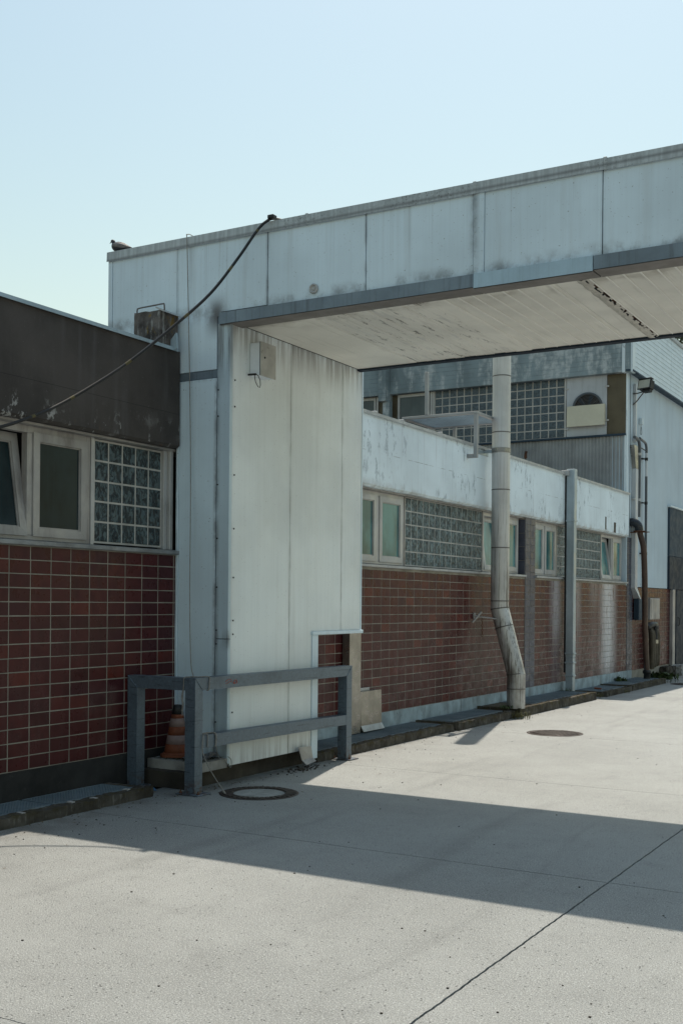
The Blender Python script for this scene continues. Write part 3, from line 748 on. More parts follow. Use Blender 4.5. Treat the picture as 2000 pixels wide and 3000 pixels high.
tag(part('foam_board', b, 'foam'), 'cream foam board covering the lower half of the fan opening', 'foam board')
part('roof', MB().box(-12, .12, 26.0, 44, 8.66, 8.75), 'roof', HL)
# dark porch box at the right edge
part('porch_cladding', MB().cbox(0, .055, 29.62, 36, 3.15, 4.43, .01), 'grey_mid', HL)
part('porch_cladding', MB().cbox(0, .060, 29.62, 36, 2.27, 3.143, .01), 'grey_dark', HL)
part('porch_cap', MB().cbox(-.02, .10, 29.56, 36, 4.432, 4.48, .012), 'siding', HL)
part('porch_post', MB().cbox(.0, .09, 29.88, 30.14, .12, 2.268, .008), 'alu_dirty', HL)
part('door', MB().cbox(.0, .05, 30.42, 32.4, .02, 2.26, .01), 'grey_dark', HL)
part('door_handle', MB().tube([(.05, 30.6, 1.3), (.09, 30.6, 1.32), (.09, 30.6, 1.5), (.05, 30.6, 1.52)], .012, 6), 'black', HL)

# ================================================================== BRIDGE + COLUMN
BR = thing('covered_bridge', 'white panelled enclosed bridge on a thick column, spanning over the yard', 'bridge', (.34, 10.5, 0))
XE = 16.0
part('body', MB().box(-.93, XE, 9.235, 11.83, 4.72, 5.60).box(-.93, .02, 9.235, 11.83, 4.2, 4.72), 'grey_dark', BR)
part('column_body', MB().box(.004, .655, 9.235, 10.80, .17, 4.72).box(.004, .655, 10.80, 11.92, 1.52, 4.72), 'grey_dark', BR)
part('end_panel', MB().cbox(-.965, -.935, 9.20, 11.85, 4.2, 5.56, .003), 'panel', BR)
def fp(x0, x1, z0, z1, m='panel', nm='side_panel', y0=9.195, y1=9.234): return part(nm, MB().cbox(x0, x1, y0, y1, z0, z1, .0035), m, BR)
fp(-.962, -.905, 4.2, 5.56, 'panel', 'corner_strip', 9.19); fp(-.90, -.014, 4.2, 5.56)
part('side_panel', MB().prism([(-.008, 4.238), (.512, 4.238), (.512, 4.775), (.565, 4.775), (.565, 4.82), (1.126, 4.82), (1.126, 5.56), (-.008, 5.56)], 'y', 9.195, 9.234), 'panel', BR)
fp(1.134, 2.246, 4.79, 5.56); fp(2.254, 3.352, 4.79, 5.56)
cs = MB().cbox(3.355, 3.457, 9.186, 9.234, 4.79, 5.56, .004)
for z in (4.84, 5.02, 5.2, 5.33, 5.5):
    for x in (3.372, 3.44): cs.lathe([(.010, 9.186), (.009, 9.181)], (x, 0, z), 8, 'y')
part('cover_strip', cs, 'panel', BR)
fp(3.46, 4.526, 4.77, 5.56); fp(4.534, 5.66, 4.77, 5.56)
for i in range(10):
    x0 = 5.668 + i * 1.1
    if x0 + 1.09 <= XE: fp(x0, x0 + 1.092, 4.77, 5.56)
# column front
fp(0.0, .030, .20, 5.0 - .80, 'panel_front', 'edge_strip', 9.188); fp(.034, .512, .20, 4.148, 'panel_front')
fp(.0, .512, 4.152, 4.234, 'flash', 'joint_strip', 9.201)
tb = MB().cbox(.530, .690, 9.186, 9.234, 1.474, 4.70, .004); part('corner_strip', tb, 'trim_strip', BR)
tb = MB().cbox(.530, .690, 9.186, 9.234, .20, 1.468, .004); part('corner_strip', tb, 'trim_strip', BR)
part('seam', MB().box(.512, .531, 9.206, 9.234, .2, 4.775), 'flash', BR)
sc = MB()
for z in (.62, 1.42, 1.56, 2.0, 2.5, 3.05, 3.75, 4.02):
    sc.lathe([(.009, 9.186), (.008, 9.18)], (.545, 0, z), 8, 'y'); sc.lathe([(.009, .690), (.008, .696)], (0, 9.27, z + .1), 8, 'x')
part('screw_set', sc, 'black', BR, kind='stuff')
# column side facing the yard
def cp(poly, nm='side_panel', m='panel_col', x1=.686): return part(nm, MB().prism(poly, 'x', .656, x1), m, BR)
cp([(9.236, .18), (10.325, .18), (10.325, 4.70), (9.236, 4.70)])
cp([(10.333, .18), (10.80, .18), (10.80, 1.522), (11.452, 1.522), (11.452, 4.70), (10.333, 4.70)])
cp([(11.460, 1.522), (11.925, 1.522), (11.925, 4.70), (11.460, 4.70)])
part('edge_strip', MB().cbox(.60, .692, 11.928, 11.955, 1.48, 4.70, .003), 'panel', BR)
part('notch_trim', MB().cbox(.60, .697, 10.805, 10.935, .06, 1.478, .004), 'panel', BR)
part('notch_trim', MB().cbox(.05, .715, 10.79, 11.96, 1.480, 1.520, .004), 'panel', BR)
# lower drip flashing in lengths of different age
for x0, x1, m in ((.565, 3.368, 'flash'), (3.374, 4.462, 'flash_blue'), (4.468, 6.9, 'flash'), (6.906, 10, 'flash'), (10.006, XE, 'flash')):
    dz = .012 if m == 'flash_blue' else 0
    part('drip_flashing', MB().prism([(9.155 - dz * .5, 4.682 - dz), (9.155 - dz * .5, 4.80), (9.192, 4.812), (9.192, 4.70)], 'x', x0, x1), m, BR)
    part('drip_underside', MB().prism([(9.157, 4.676 - dz), (9.40, 4.680), (9.40, 4.697), (9.194, 4.698)], 'x', x0 + .002, x1 - .002), 'flash_brown', BR)
# soffit: sheets and boards running across the bridge
def sb(x0, x1, m='soffit', z=4.70, nm='soffit_board'): return part(nm, MB().cbox(x0, x1, 9.404, 11.80, z, z + .02, .003), m, BR)
sb(.70, 1.495, nm='soffit_sheet')
x = 1.50
while x < 2.70: sb(x, x + .120, 'soffit_worn', 4.70 + R.uniform(-.003, .003)); x += .124
sb(2.745, 2.925, 'soffit', 4.694, 'soffit_strip')
def ribbed(x, xe):
    while x < xe - .02:
        xb = min(x + .144, xe)
        o = part('soffit_board', MB().cbox(x, xb, 9.404, 11.80, 4.702, 4.722, .002), 'soffit', BR); part('rib', MB().cbox(x + .002, x + .018, 9.406, 11.77, 4.690, 4.7015, .004), 'rib', o); x += .147
ribbed(2.93, 4.02)
sb(4.026, 4.235, 'soffit', 4.700, 'soffit_strip')
ribbed(4.33, XE)
V = []; F = []; ny, nx = 60, 6
for j in range(ny + 1):
    y = 9.41 + (11.79 - 9.41) * j / ny
    for i in range(nx + 1):
        x = 4.225 + .115 * i / nx + .010 * mnoise.noise(Vector((i * .7, y * 9, 1)))
        z = 4.690 - .022 * math.sin(math.pi * i / nx) * (.6 + .7 * mnoise.noise(Vector((i, y * 14, 3)))) - .008 * mnoise.noise(Vector((i * 1.3, y * 40, 0)))
        V.append((x, y, z))
for j in range(ny):
    for i in range(nx):
        if i >= 4 and mnoise.noise(Vector((i * .5, j * .45, 9))) > .05: continue
        a = j * (nx + 1) + i; F.append((a, a + 1, a + nx + 2, a + nx + 1))
part('torn_joint_tape', MB().add(V, F), 'foam_tape', BR)
part('open_joint', MB().box(4.30, 4.325, 9.41, 11.79, 4.704, 4.72), 'rust', BR)
part('rear_edge', MB().prism([(11.80, 4.68), (11.875, 4.675), (11.875, 4.80), (11.83, 4.80), (11.83, 4.70), (11.80, 4.70)], 'x', .69, XE), 'grey_dark', BR)
part('rear_panel', MB().cbox(-.93, XE, 11.832, 11.86, 4.80, 5.56, .004), 'panel', BR)
for i, (x0, x1) in enumerate(((-.972, 1.597), (1.603, 3.365), (3.371, 4.552), (4.558, 7.5), (7.506, 11), (11.006, XE + .03))):
    dz = R.uniform(-.004, .004)
    part('cap_flashing', MB().prism([(9.172, 5.548 + dz), (9.176, 5.652 + dz), (11.90, 5.66), (11.90, 5.55), (11.86, 5.55), (11.86, 5.60), (9.19, 5.60), (9.19, 5.555)], 'x', x0, x1), 'cap', BR)
    part('cap_joint', MB().cbox(x1 - .012, x1 + .018, 9.166, 9.19, 5.545, 5.658, .003), 'cap', BR)
part('vent_disc', MB().lathe([(.050, 9.190), (.050, 9.178), (.044, 9.172), (.034, 9.172), (.034, 9.183), (.014, 9.183), (.014, 9.174)], (1.68, 0, 4.905), 24, 'y'), 'alu', BR)
part('far_column', MB().cbox(15.1, XE, 9.24, 11.82, 0, 4.66, .01), 'panel_col', BR)
for o in BR.children:                 # the roof line falls slightly towards the far side
    for v in o.data.vertices:
        k = max(0., min(1., (v.co.z - 4.78) / .8))
        if k: v.co.z -= .0078 * max(0., v.co.x) * k

# ================================================================== KERBS AND GRATINGS along the wall
def grating(x0, x1, y0, y1, z, label):
    t = thing('floor_grating', label, 'grating', ((x0 + x1) / 2, (y0 + y1) / 2, z), 'gratings over the light wells')
    fr = MB()
    for a in ((x0, x0 + .012, y0, y1), (x1 - .012, x1, y0, y1)): fr.box(*a, z - .03, z)
    for a in ((x0 + .012, x1 - .012, y0, y0 + .012), (x0 + .012, x1 - .012, y1 - .012, y1)): fr.box(*a, z - .03, z)
    part('frame', fr, 'grate', t)
    g = MB(); step = .034
    y = y0 + .012 + step
    while y < y1 - .02: g.box(x0 + .01, x1 - .01, y - .003, y + .003, z - .03, z - .001); y += step
    x = x0 + .012 + step
    while x < x1 - .02: g.box(x - .003, x + .003, y0 + .01, y1 - .01, z - .018, z - .002); x += step
    part('bar_mesh', g, 'grate', t, kind='stuff')
    return t
def kerb(x0, x1, y0, y1, h, label, ends=True):
    t = thing('concrete_kerb', label, 'kerb', (x1, (y0 + y1) / 2, 0), 'kerbs around the light wells')
    part('kerb_stone', MB().rough_box(x1 - .12, x1, y0, y1, 0, h, .03, .016, seed=y0, sm=False), 'kerb', t)
    part('end_stone', MB().rough_box(0.012, x1 - .12, y0, y0 + .07, 0, h - .003, .05, .006, seed=y0 + 3), 'kerb', t)
    part('end_stone', MB().rough_box(0.012, x1 - .12, y1 - .09, y1, 0, h - .003, .05, .006, seed=y1), 'kerb', t)
    part('well_floor', MB().box(.012, x1 - .12, y0 + .07, y1 - .09, .004, .012), 'dirt', t)  # dirt sheet kept dark to stand in for the shaded pit
    return t
kerb(0, .545, 3.4, 8.20, .092, 'broken mossy kerb below the dark tiled wall at the left edge')
grating(.02, .41, 7.06, 8.085, .092, 'blue grey grating at the foot of the dark tiled wall, next to the barrier')
grating(.02, .41, 5.9, 7.02, .092, 'blue grey grating cut off by the left edge of the picture')
kerb(0, .68, 10.97, 14.72, .105, 'mossy kerb starting at the right barrier post')
grating(.03, .54, 11.06, 13.02, .106, 'grating between the column notch and the stainless cover')
grating(.03, .54, 13.05, 14.60, .106, 'grating just right of the stainless cover')
kerb(0, .72, 14.84, 17.02, .115, 'crumbling kerb with grass, left of the exhaust pipe')
grating(.06, .57, 14.95, 16.86, .122, 'grating left of the foot of the exhaust pipe')
kerb(0, .76, 17.12, 21.20, .150, 'raised kerb carrying the exhaust pipe')
grating(.05, .62, 18.06, 19.6, .152, 'grating right behind the foot of the exhaust pipe')
grating(.05, .62, 19.63, 21.05, .152, 'grating between exhaust pipe and square downpipe')
part('well_lid', MB().cbox(.05, .62, 17.21, 18.04, .12, .148, .004), 'kerb', bpy.data.objects['concrete_kerb.003'])
kerb(0, .74, 21.95, 23.75, .10, 'weedy kerb just right of the square downpipe')
grating(.05, .60, 22.05, 23.64, .102, 'far grating right of the square downpipe')
kerb(0, .74, 23.85, 26.6, .12, 'kerb below the open tilted window at the far end')
grating(.05, .60, 23.95, 26.48, .122, 'farthest grating near the foot of the brown hose')

# ================================================================== BARRIER
BA = thing('steel_barrier', 'galvanised square tube barrier in front of the column', 'barrier', (.79, 9.9, 0))
T = .12; zt = 1.118; g = .0018
# left post + cross bar (mitred in the XZ plane)
part('post', MB().prism([(.012, .03), (.132, .03), (.132, zt - T - g), (.012, zt - g)], 'y', 8.45, 8.57), 'galv', BA)
part('top_rail', MB().prism([(.012 + 2 * g, zt), (.728, zt), (.728, zt - T), (.132 + g, zt - T)], 'y', 8.45, 8.57), 'galv', BA)
part('post', MB().prism([(8.45, .012), (8.57, .012), (8.57, zt - T - g), (8.45, zt - g)], 'x', .73, .85), 'galv', BA)
z2 = 1.108
part('top_rail', MB().prism([(8.45 + 2 * g, zt), (11.455 - 2 * g, z2), (11.335 - g, z2 - T), (8.57 + g, zt - T)], 'x', .73, .85), 'galv', BA)
part('post', MB().prism([(11.335, .012), (11.455, .012), (11.455, z2 - g), (11.335, z2 - T - g)], 'x', .73, .85), 'galv', BA)
part('lower_rail', MB().prism([(8.572, .562), (11.333, .530), (11.333, .415), (8.572, .440)], 'x', .732, .848), 'galv', BA)
for y0, nm in ((8.51, 'a'), (11.395, 'b')):
    bp = part('base_plate', MB().cbox(.655, .925, y0 - .105, y0 + .105, 0.002, .014, .003), 'galv', BA)
    for dx in (-.105, .105): part('anchor_bolt', MB().lathe([(.016, .014), (.016, .026), (.008, .027), (.008, .045)], (.79 + dx, y0 - .06, 0), 8), 'rust', bp)
part('base_plate', MB().cbox(-.0 + .005, .18, 8.42, 8.62, .012, .03, .003), 'galv', BA)
for P in (((.014, 8.449, zt - .002), (.131, 8.449, zt - T)), ((.851, 8.452, zt - .002), (.851, 8.569, zt - T)), ((.851, 11.453, z2 - .002), (.851, 11.336, z2 - T))):
    a, b_ = Vector(P[0]), Vector(P[1]); part('weld_bead', MB().tube([a.lerp(b_, i / 12) for i in range(13)], [.0035 + .0015 * (i % 2) for i in range(13)], 6), 'galv', BA)
for y in (8.573, 11.332):
    for z in (.44, .56): part('weld_bead', MB().tube([(.735 + .11 * i / 8, y, z) for i in range(9)], [.004 + .002 * (i % 2) for i in range(9)], 6), 'galv', BA)
# orange chalk scribble on the rail
def arc(c, r_, a0, a1, n=10): return [(.8515, c[0] + r_ * math.cos(a0 + (a1 - a0) * i / n), c[1] + r_ * .8 * math.sin(a0 + (a1 - a0) * i / n)) for i in range(n + 1)]
p1 = MB().tube(arc((9.10, 1.052), .022, 0, 2 * math.pi, 14), .006, 6, flat=.3).tube(arc((9.075, 1.040), .010, 0, 2 * math.pi, 10), .005, 6, flat=.3)
p1.tube([(.8515, 8.93, 1.062), (.8515, 8.97, 1.078), (.8515, 9.0, 1.083), (.8515, 9.04, 1.070)], .006, 6, flat=.3).tube([(.8515, 8.93, 1.040), (.8515, 8.97, 1.046), (.8515, 9.01, 1.062), (.8515, 9.05, 1.050)], .005, 6, flat=.3)
part('paint_scribble', p1, 'spray', BA, label='orange paint scribble')

# ================================================================== THINGS AROUND THE COLUMN FOOT
tag(part('column_footing', MB().rough_box(.0, .575, 8.66, 10.80, 0, .168, .07, .010, 2), 'soil'), 'dark mossy earth bank under the column and slab', 'footing')
CS = tag(part('concrete_slab', MB().rough_box(.02, .70, 8.75, 9.176, .168, .262, .06, .004, 5), 'slab'), 'light concrete slab lying against the column behind the barrier', 'slab')
b = MB()
for i in range(260):
    x, y = R.uniform(.03, .66), R.uniform(8.77, 9.16); a = R.uniform(0, 6.28); l = R.uniform(.012, .035); z = .262 + R.uniform(.002, .012)
    d = Vector((math.cos(a), math.sin(a), R.uniform(-.2, .3))) * l; e = Vector((-math.sin(a), math.cos(a), R.uniform(-.2, .2))) * l * .35; p = Vector((x, y, z))
    b.add([p - d, p + e, p + d, p - e], [(0, 1, 2, 3)])
tag(part('leaf_litter', b, 'mossy', kind='stuff'), 'moss and dead leaves on the slab around the cone', 'leaf litter')
# traffic cone (leans a little)
CN = thing('traffic_cone', 'faded orange traffic cone with white bands behind the barrier post', 'cone', (.215, 8.98, .27))
def cone_ring(z0, r0_, z1, r1_, m, nm):
    b = MB().lathe([(r0_ - .004, z0), (r0_, z0 + .002), (r1_, z1 - .002), (r1_ - .004, z1)], (.215, 8.98, .275), 28); return part(nm, b, m, CN)
def cr(z): return .132 - (z - .035) * .185
b = MB(); pts = []
for k in range(40):
    a = 2 * math.pi * k / 40; e = (abs(math.cos(a)) ** 4 + abs(math.sin(a)) ** 4) ** -.25; rr_ = .155 * min(e, 1.13)
    pts.append((.215 + rr_ * math.cos(a + .35), 8.98 + rr_ * math.sin(a + .35)))
part('base', b.prism(pts, 'z', .272, .300), 'orange', CN)
part('base_ring', MB().lathe([(.150, .026), (.146, .036), (.134, .040)], (.215, 8.98, .275), 28), 'orange', CN)
for a, c, m, nm in ((.035, .125, 'orange', 'body_section'), (.125, .215, 'coneband', 'white_band'), (.215, .300, 'orange', 'body_section'), (.300, .385, 'coneband', 'white_band'), (.385, .425, 'orange', 'body_section'), (.425, .520, 'black', 'tip')):
    cone_ring(a, cr(a) + .001, c, cr(c) + .001, m, nm)
# crumpled plastic sheet behind the barrier
V = []; F = []
for j in range(14):
    for i in range(14):
        x, y = .42 + .24 * i / 13, 8.80 + .34 * j / 13
        V.append((x, y, .268 + max(0, .075 * mnoise.noise(Vector((x * 11, y * 11, 4))) + .03 + .02 * mnoise.noise(Vector((x * 35, y * 35, 1))))))
for j in range(13):
    for i in range(13): a = j * 14 + i; F.append((a, a + 1, a + 15, a + 14))
tag(part('plastic_sheet', MB().add(V, F), 'plastic'), 'crumpled grey plastic sheet on the slab beside the cone', 'plastic sheet')
# bent metal scrap at the column foot
V = [(.74, 10.46, .235), (.745, 10.72, .225), (.775, 10.71, .10), (.765, 10.50, .085), (.815, 10.72, .06), (.80, 10.54, .035)]
V2 = [(x - .006, y, z) for x, y, z in V]
b = MB().add(V + V2, [(0, 3, 2, 1), (3, 5, 4, 2), (6, 7, 8, 9), (9, 8, 10, 11), (0, 1, 7, 6), (1, 2, 8, 7), (2, 4, 10, 8), (4, 5, 11, 10), (5, 3, 9, 11), (3, 0, 6, 9)])
tag(part('bent_sheet', b, 'alu_dirty'), 'bent piece of white sheet metal leaning at the column foot', 'sheet metal')
b = MB()
for i in range(60):
    x, y = R.gauss(.80, .06), R.gauss(10.45, .18); s_ = R.uniform(.006, .02)
    b.rough_box(x, x + s_, y, y + s_ * 1.3, .001, s_ * .6 + .002, .05, .003, i)
tag(part('rubble', b, 'soil', kind='stuff'), 'dark crumbs of rubble below the bent sheet metal', 'rubble')
tag(part('blue_wrapper', MB().add([(.28, 8.42, .01), (.37, 8.40, .02), (.42, 8.42, .012), (.36, 8.45, .035), (.30, 8.46, .03)], [(0, 1, 3, 4), (1, 2, 3)]), 'litter'), 'scrap of blue wrapper beside the left barrier post', 'litter')
# steel casing + leaning plate at the right of the column
tag(part('steel_casing', MB().cbox(.012, .125, 12.66, 12.965, .112, 2.335, .004), 'steel'), 'tall bright steel casing on the tiled wall behind the column notch', 'casing')
LP = thing('steel_cover', 'square stainless cover with flared lower lip on the tiled wall beside the column', 'cover', (.1, 13.27, .11))
part('sheet', MB().prism([(.012, .655), (.105, .655), (.118, .20), (.165, .125), (.160, .120), (.10, .17), (.012, .17)], 'y', 12.985, 13.575), 'steel', LP)
part('top_clip', MB().cbox(.012, .03, 13.02, 13.38, .655, .695, .003), 'alu', LP)
# junction box
JB = thing('junction_box', 'grey box with dusty lid high on the column side', 'box', (.69, 9.67, 4.2))
part('box_body', MB().cbox(.688, .812, 9.535, 9.80, 4.212, 4.552, .006), 'box_body', JB)
part('lid', MB().cbox(.816, .830, 9.530, 9.812, 4.206, 4.560, .005), 'box', JB)
part('lid_gasket', MB().box(.8115, .8165, 9.533, 9.806, 4.209, 4.557), 'black', JB)
part('lock', MB().lathe([(.012, .830), (.010, .836)], (0, 9.60, 4.40), 12, 'x'), 'black', JB)
part('cable_loop', MB().tube([(.70, 9.49, 4.215), (.79, 9.50, 4.214)], .011, 8).tube([(.79, 9.50, 4.214), (.805, 9.52, 4.20), (.81, 9.545, 4.16), (.805, 9.56, 4.11), (.80, 9.555, 4.085), (.79, 9.54, 4.09), (.77, 9.53, 4.13), (.755, 9.53, 4.18), (.75, 9.535, 4.212)], .004, 6), 'black', JB)

# ================================================================== CABLE, ROPE
def spline(P, n=8):
    P = [Vector(p) for p in P]; out = []
    for i in range(len(P) - 1):
        a, b, c, d = P[max(0, i - 1)], P[i], P[i + 1], P[min(len(P) - 1, i + 2)]
        for k in range(n):
            t = k / n; out.append(.5 * ((2 * b) + (c - a) * t + (2 * a - 5 * b + 4 * c - d) * t * t + (3 * b - a - 3 * c + d) * t ** 3))
    return out + [P[-1]]
cpts = spline([(.11, 5.4, 3.0), (.115, 6.2, 3.17), (.12, 6.69, 3.322), (.17, 6.95, 3.43), (.22, 7.22, 3.568), (.30, 7.535, 3.771), (.45, 7.951, 4.092), (.66, 8.322, 4.473), (.85, 8.63, 4.83), (.98, 8.90, 5.225), (1.09, 9.05, 5.51), (1.15, 9.125, 5.62), (1.20, 9.22, 5.672), (1.26, 9.5, 5.672), (1.3, 10.4, 5.672)])
CB = thing('black_cable', 'thick black cable hanging from the bridge roof down across the dark fascia', 'cable', (.66, 8.3, 0))
part('sheath', MB().tube(cpts, .0145, 10), 'cable', CB)
for i in range(14, len(cpts) - 22, 11): part('print_mark', MB().tube([cpts[i], cpts[i].lerp(cpts[i + 1], .5), cpts[i + 1]], .0148, 10, caps=False), 'tape', CB)
part('clip', MB().cbox(1.165, 1.235, 9.13, 9.20, 5.655, 5.690, .004), 'cable', CB)
RO = thing('rope', 'thin grey rope hung from the bridge roof and tied to the barrier rails', 'rope', (.5, 8.8, 0))
part('hanging_line', MB().tube(spline([(.155, 9.30, 5.665), (.155, 9.148, 5.66), (.158, 9.145, 5.5), (.20, 9.15, 4.19), (.24, 9.13, 3.1), (.36, 8.98, 1.95), (.66, 8.62, 1.30), (.79, 8.50, 1.125)]), .0045, 6), 'rope', RO)
part('hitch', MB().tube(spline([(.70, 8.445, .76), (.705, 8.443, .95), (.715, 8.443, 1.05), (.722, 8.444, 1.118), (.74, 8.50, 1.126), (.80, 8.56, 1.126), (.853, 8.66, 1.122), (.856, 8.66, 1.06), (.856, 8.655, 1.0), (.83, 8.65, .995)]), .006, 6).tube(spline([(.71, 8.442, 1.0), (.70, 8.44, .93), (.712, 8.441, .86), (.70, 8.442, .80)]), .009, 6), 'rope', RO)
part('hitch', MB().tube(spline([(.79, 8.60, .57), (.852, 8.64, .566), (.856, 8.64, .50), (.853, 8.64, .44)]), .006, 6).tube(spline([(.80, 8.77, .565), (.853, 8.77, .563), (.856, 8.775, .50), (.854, 8.77, .437)]), .010, 6).tube(spline([(.79, 8.6, .57), (.80, 8.70, .572), (.81, 8.80, .568)]), .008, 6), 'rope', RO)
part('stay_line', MB().tube(spline([(.86, 8.57, .58), (.868, 8.55, .42), (.93, 8.58, .25), (1.04, 8.66, .03), (1.055, 8.665, .008)]), .0055, 6).tube([(1.035, 8.655, .04), (1.055, 8.665, .006)], .011, 6), 'rope', RO)
part('stay_line', MB().tube(spline([(.84, 8.80, .44), (.76, 8.95, .30), (.72, 9.08, .275), (.715, 9.17, .20), (.73, 9.20, .17), (.72, 9.22, .24), (.70, 9.19, .28)]), .0035, 6), 'rope', RO)

# ================================================================== ROOF THINGS, PIGEON
ST = thing('roof_stub', 'lichen stained concrete stub with wire loop on the dark roof edge', 'concrete stub', (-.05, 8.95, 4.3))
part('block', MB().rough_box(-.30, .050, 8.86, 9.14, 4.30, 4.83, .05, .010, 11), 'stub', ST)
part('metal_cap', MB().prism([(-.01, 4.865), (.10, 4.81), (.11, 4.80), (.10, 4.80), (-.01, 4.85)], 'y', 8.85, 9.15), 'coping_w', ST)
part('wire_loop', MB().tube(spline([(-.27, 8.87, 4.82), (-.27, 8.87, 4.865), (-.24, 8.87, 4.88), (-.05, 8.87, 4.885), (.06, 8.87, 4.888), (.085, 8.87, 4.88), (.09, 8.87, 4.82)]), .008, 6), 'wire', ST)
part('wire_stay', MB().tube([(-.30, 8.78, 4.50), (-.6, 8.77, 4.50)], .007, 6), 'wire', ST)
part('coping_end', MB().prism([(.0, 4.50), (.12, 4.62), (.13, 4.46), (.09, 4.44)], 'y', 9.02, 9.05), 'coping', ST)
PG = thing('pigeon', 'dark pigeon resting on the left end of the bridge roof', 'pigeon', (-.82, 9.25, 5.655))
px0, py0, pz0 = -.93, 9.25, 5.652
sp_ = [(.245, 0, .028), (.21, 0, .034), (.16, 0, .045), (.11, 0, .058), (.06, 0, .066), (.02, 0, .074), (.0, 0, .088), (-.008, 0, .108), (-.010, 0, .122), (-.016, 0, .134), (-.028, 0, .140), (-.040, 0, .138), (-.048, 0, .134)]
rs_ = [.006, .018, .036, .050, .056, .050, .036, .024, .020, .0205, .0205, .016, .006]
part('body', MB().tube(spline([(px0 + x, py0 + y, pz0 + z) for x, y, z in sp_], 3), [rs_[min(i // 3, 12)] + (rs_[min(i // 3 + 1, 12)] - rs_[min(i // 3, 12)]) * (i % 3) / 3 for i in range(37)], 14), 'feather', PG)
part('beak', MB().tube([(px0 - .046, py0, pz0 + .133), (px0 - .060, py0, pz0 + .128), (px0 - .070, py0, pz0 + .120)], [.006, .004, .001], 8), 'beak', PG)
for s_ in (-1, 1): part('wing', MB().tube(spline([(px0 + .02, py0 + s_ * .045, pz0 + .078), (px0 + .08, py0 + s_ * .053, pz0 + .070), (px0 + .15, py0 + s_ * .042, pz0 + .052), (px0 + .225, py0 + s_ * .018, pz0 + .036)], 4), [.008, .016, .021, .024, .026, .027, .027, .026, .024, .020, .015, .009, .004], 8), 'feather_w', PG)
for s_ in (-1, 1): part('leg', MB().tube([(px0 + .05, py0 + s_ * .02, pz0 + .02), (px0 + .045, py0 + s_ * .02, pz0 + .002)], .005, 6), 'beak', PG)
for s_ in (-1, 1): part('eye', MB().lathe([(.004, -.002), (.003, .002)], (px0 - .028, py0 + s_ * .0195, pz0 + .143), 8, 'y'), 'orange', PG)

# ================================================================== EXHAUST PIPE, PLATFORM, DOWNPIPE
EP = thing('exhaust_pipe', 'tall round metal exhaust pipe with a kink, in front of the white parapet', 'pipe', (.62, 17.3, .15))
yu = 17.25; xu, xl, pr = .345, .645, .150
def pipe_len(z0, z1, x0, x1, nm='pipe_section'): part(nm, MB().tube([(x0, yu, z0), (x1, yu, z1)], pr, 32, caps=True), 'pipe', EP)
def seam(x, z, ax=None, rr_=.156): part('seam_ring', MB().tube([Vector((x, yu, z)) + (ax or Vector((0, 0, 1))) * d for d in (-.008, .008)], rr_, 32, caps=True), 'wire', EP)
zz = [1.76, 2.78, 3.74, 4.69, 5.62, 6.6, 7.6]
for a, c in zip(zz, zz[1:]): pipe_len(a, c, xu, xu)
for z in zz[1:-1]: seam(xu, z, rr_=.1535)
seam(xu, 1.90); ax = Vector((-.30, 0, 1.06)).normalized()
part('pipe_section', MB().tube([(xu - .005, yu, 1.80), (xl + .006, yu, .665)], pr * 1.0, 32), 'pipe', EP)
pipe_len(.14, .70, xl, xl)
seam(xu + .004, 1.775, Vector((-.14, 0, 1)).normalized(), .157); seam(xu + .085, 1.47, ax, .157); seam(xl - .012, .70, Vector((-.14, 0, 1)).normalized(), .157); seam(xl, .46)
part('collar', MB().tube([(xu, yu, 4.36), (xu, yu, 4.42)], .156, 32).tube([(xu, yu, 4.352), (xu, yu, 4.358)], .160, 32).tube([(xu, yu, 4.422), (xu, yu, 4.428)], .160, 32), 'steel', EP)
part('bracket', MB().cbox(.06, .072, 16.93, 17.36, 4.32, 4.405, .003).cbox(.065, .24, 17.18, 17.23, 4.36, 4.41, .003), 'duct', EP)
part('wall_clamp', MB().tube([(.02, 16.95, 1.66), (.10, 16.98, 1.63), (.22, 17.05, 1.62), (xu, 17.10, 1.60)], .016, 6).cbox(.0, .03, 16.93, 16.99, 1.60, 1.70, .005).tube([(.03, 16.86, 1.54), (.16, 16.93, 1.72)], .02, 6), 'alu_dirty', EP)
for k in range(7):
    cpos = Vector((.15, 16.98, 1.58 - k * .042)); pts = []
    for q in range(10):
        a = q / 10 * 2 * math.pi; o = Vector((math.cos(a) * .013, 0, math.sin(a) * .026))
        if k % 2: o = Vector((0, math.cos(a) * .013, math.sin(a) * .026))
        pts.append(cpos + o)
    part('chain_link', MB().tube(pts, .0045, 5, closed=True), 'rust', EP)

PF = thing('steel_platform', 'small grey steel mesh platform standing over the white parapet edge', 'platform', (-.4, 17, 4.3))
yf, yb_, zp, xr, xl_ = 16.5, 17.60, 4.94, .235, -1.12
def bar(nm, *a): part(nm, MB().cbox(*a, .004), 'duct_w', PF)
M['duct_w'] = wmat('grey_painted_steel', (.36, .365, .36), .5, .2, vary=.12, streak=.2)
bar('frame_rail', xl_, xr, yf, yf + .06, zp - .035, zp + .008); bar('frame_rail', xl_, xr, yb_, yb_ + .05, zp - .035, zp + .007)
bar('frame_rail', xr - .06, xr, yf + .062, yb_ - .002, zp - .035, zp + .007); bar('frame_rail', xl_, xl_ + .06, yf + .062, yb_ - .002, zp - .035, zp + .007)
bar('leg', xr - .06, xr, yf, yf + .06, 4.20, zp - .037); bar('foot', .062, xr - .062, yf, yf + .06, 4.20, 4.262)
bar('leg', -.70, -.645, yb_, yb_ + .05, 4.32, zp - .037); bar('leg', xl_, xl_ + .06, yf, yf + .06, 4.32, zp - .037)
bar('handrail_post', -.70, -.645, yf, yf + .05, zp + .014, 5.66)
g_ = MB(); y = yf + .07
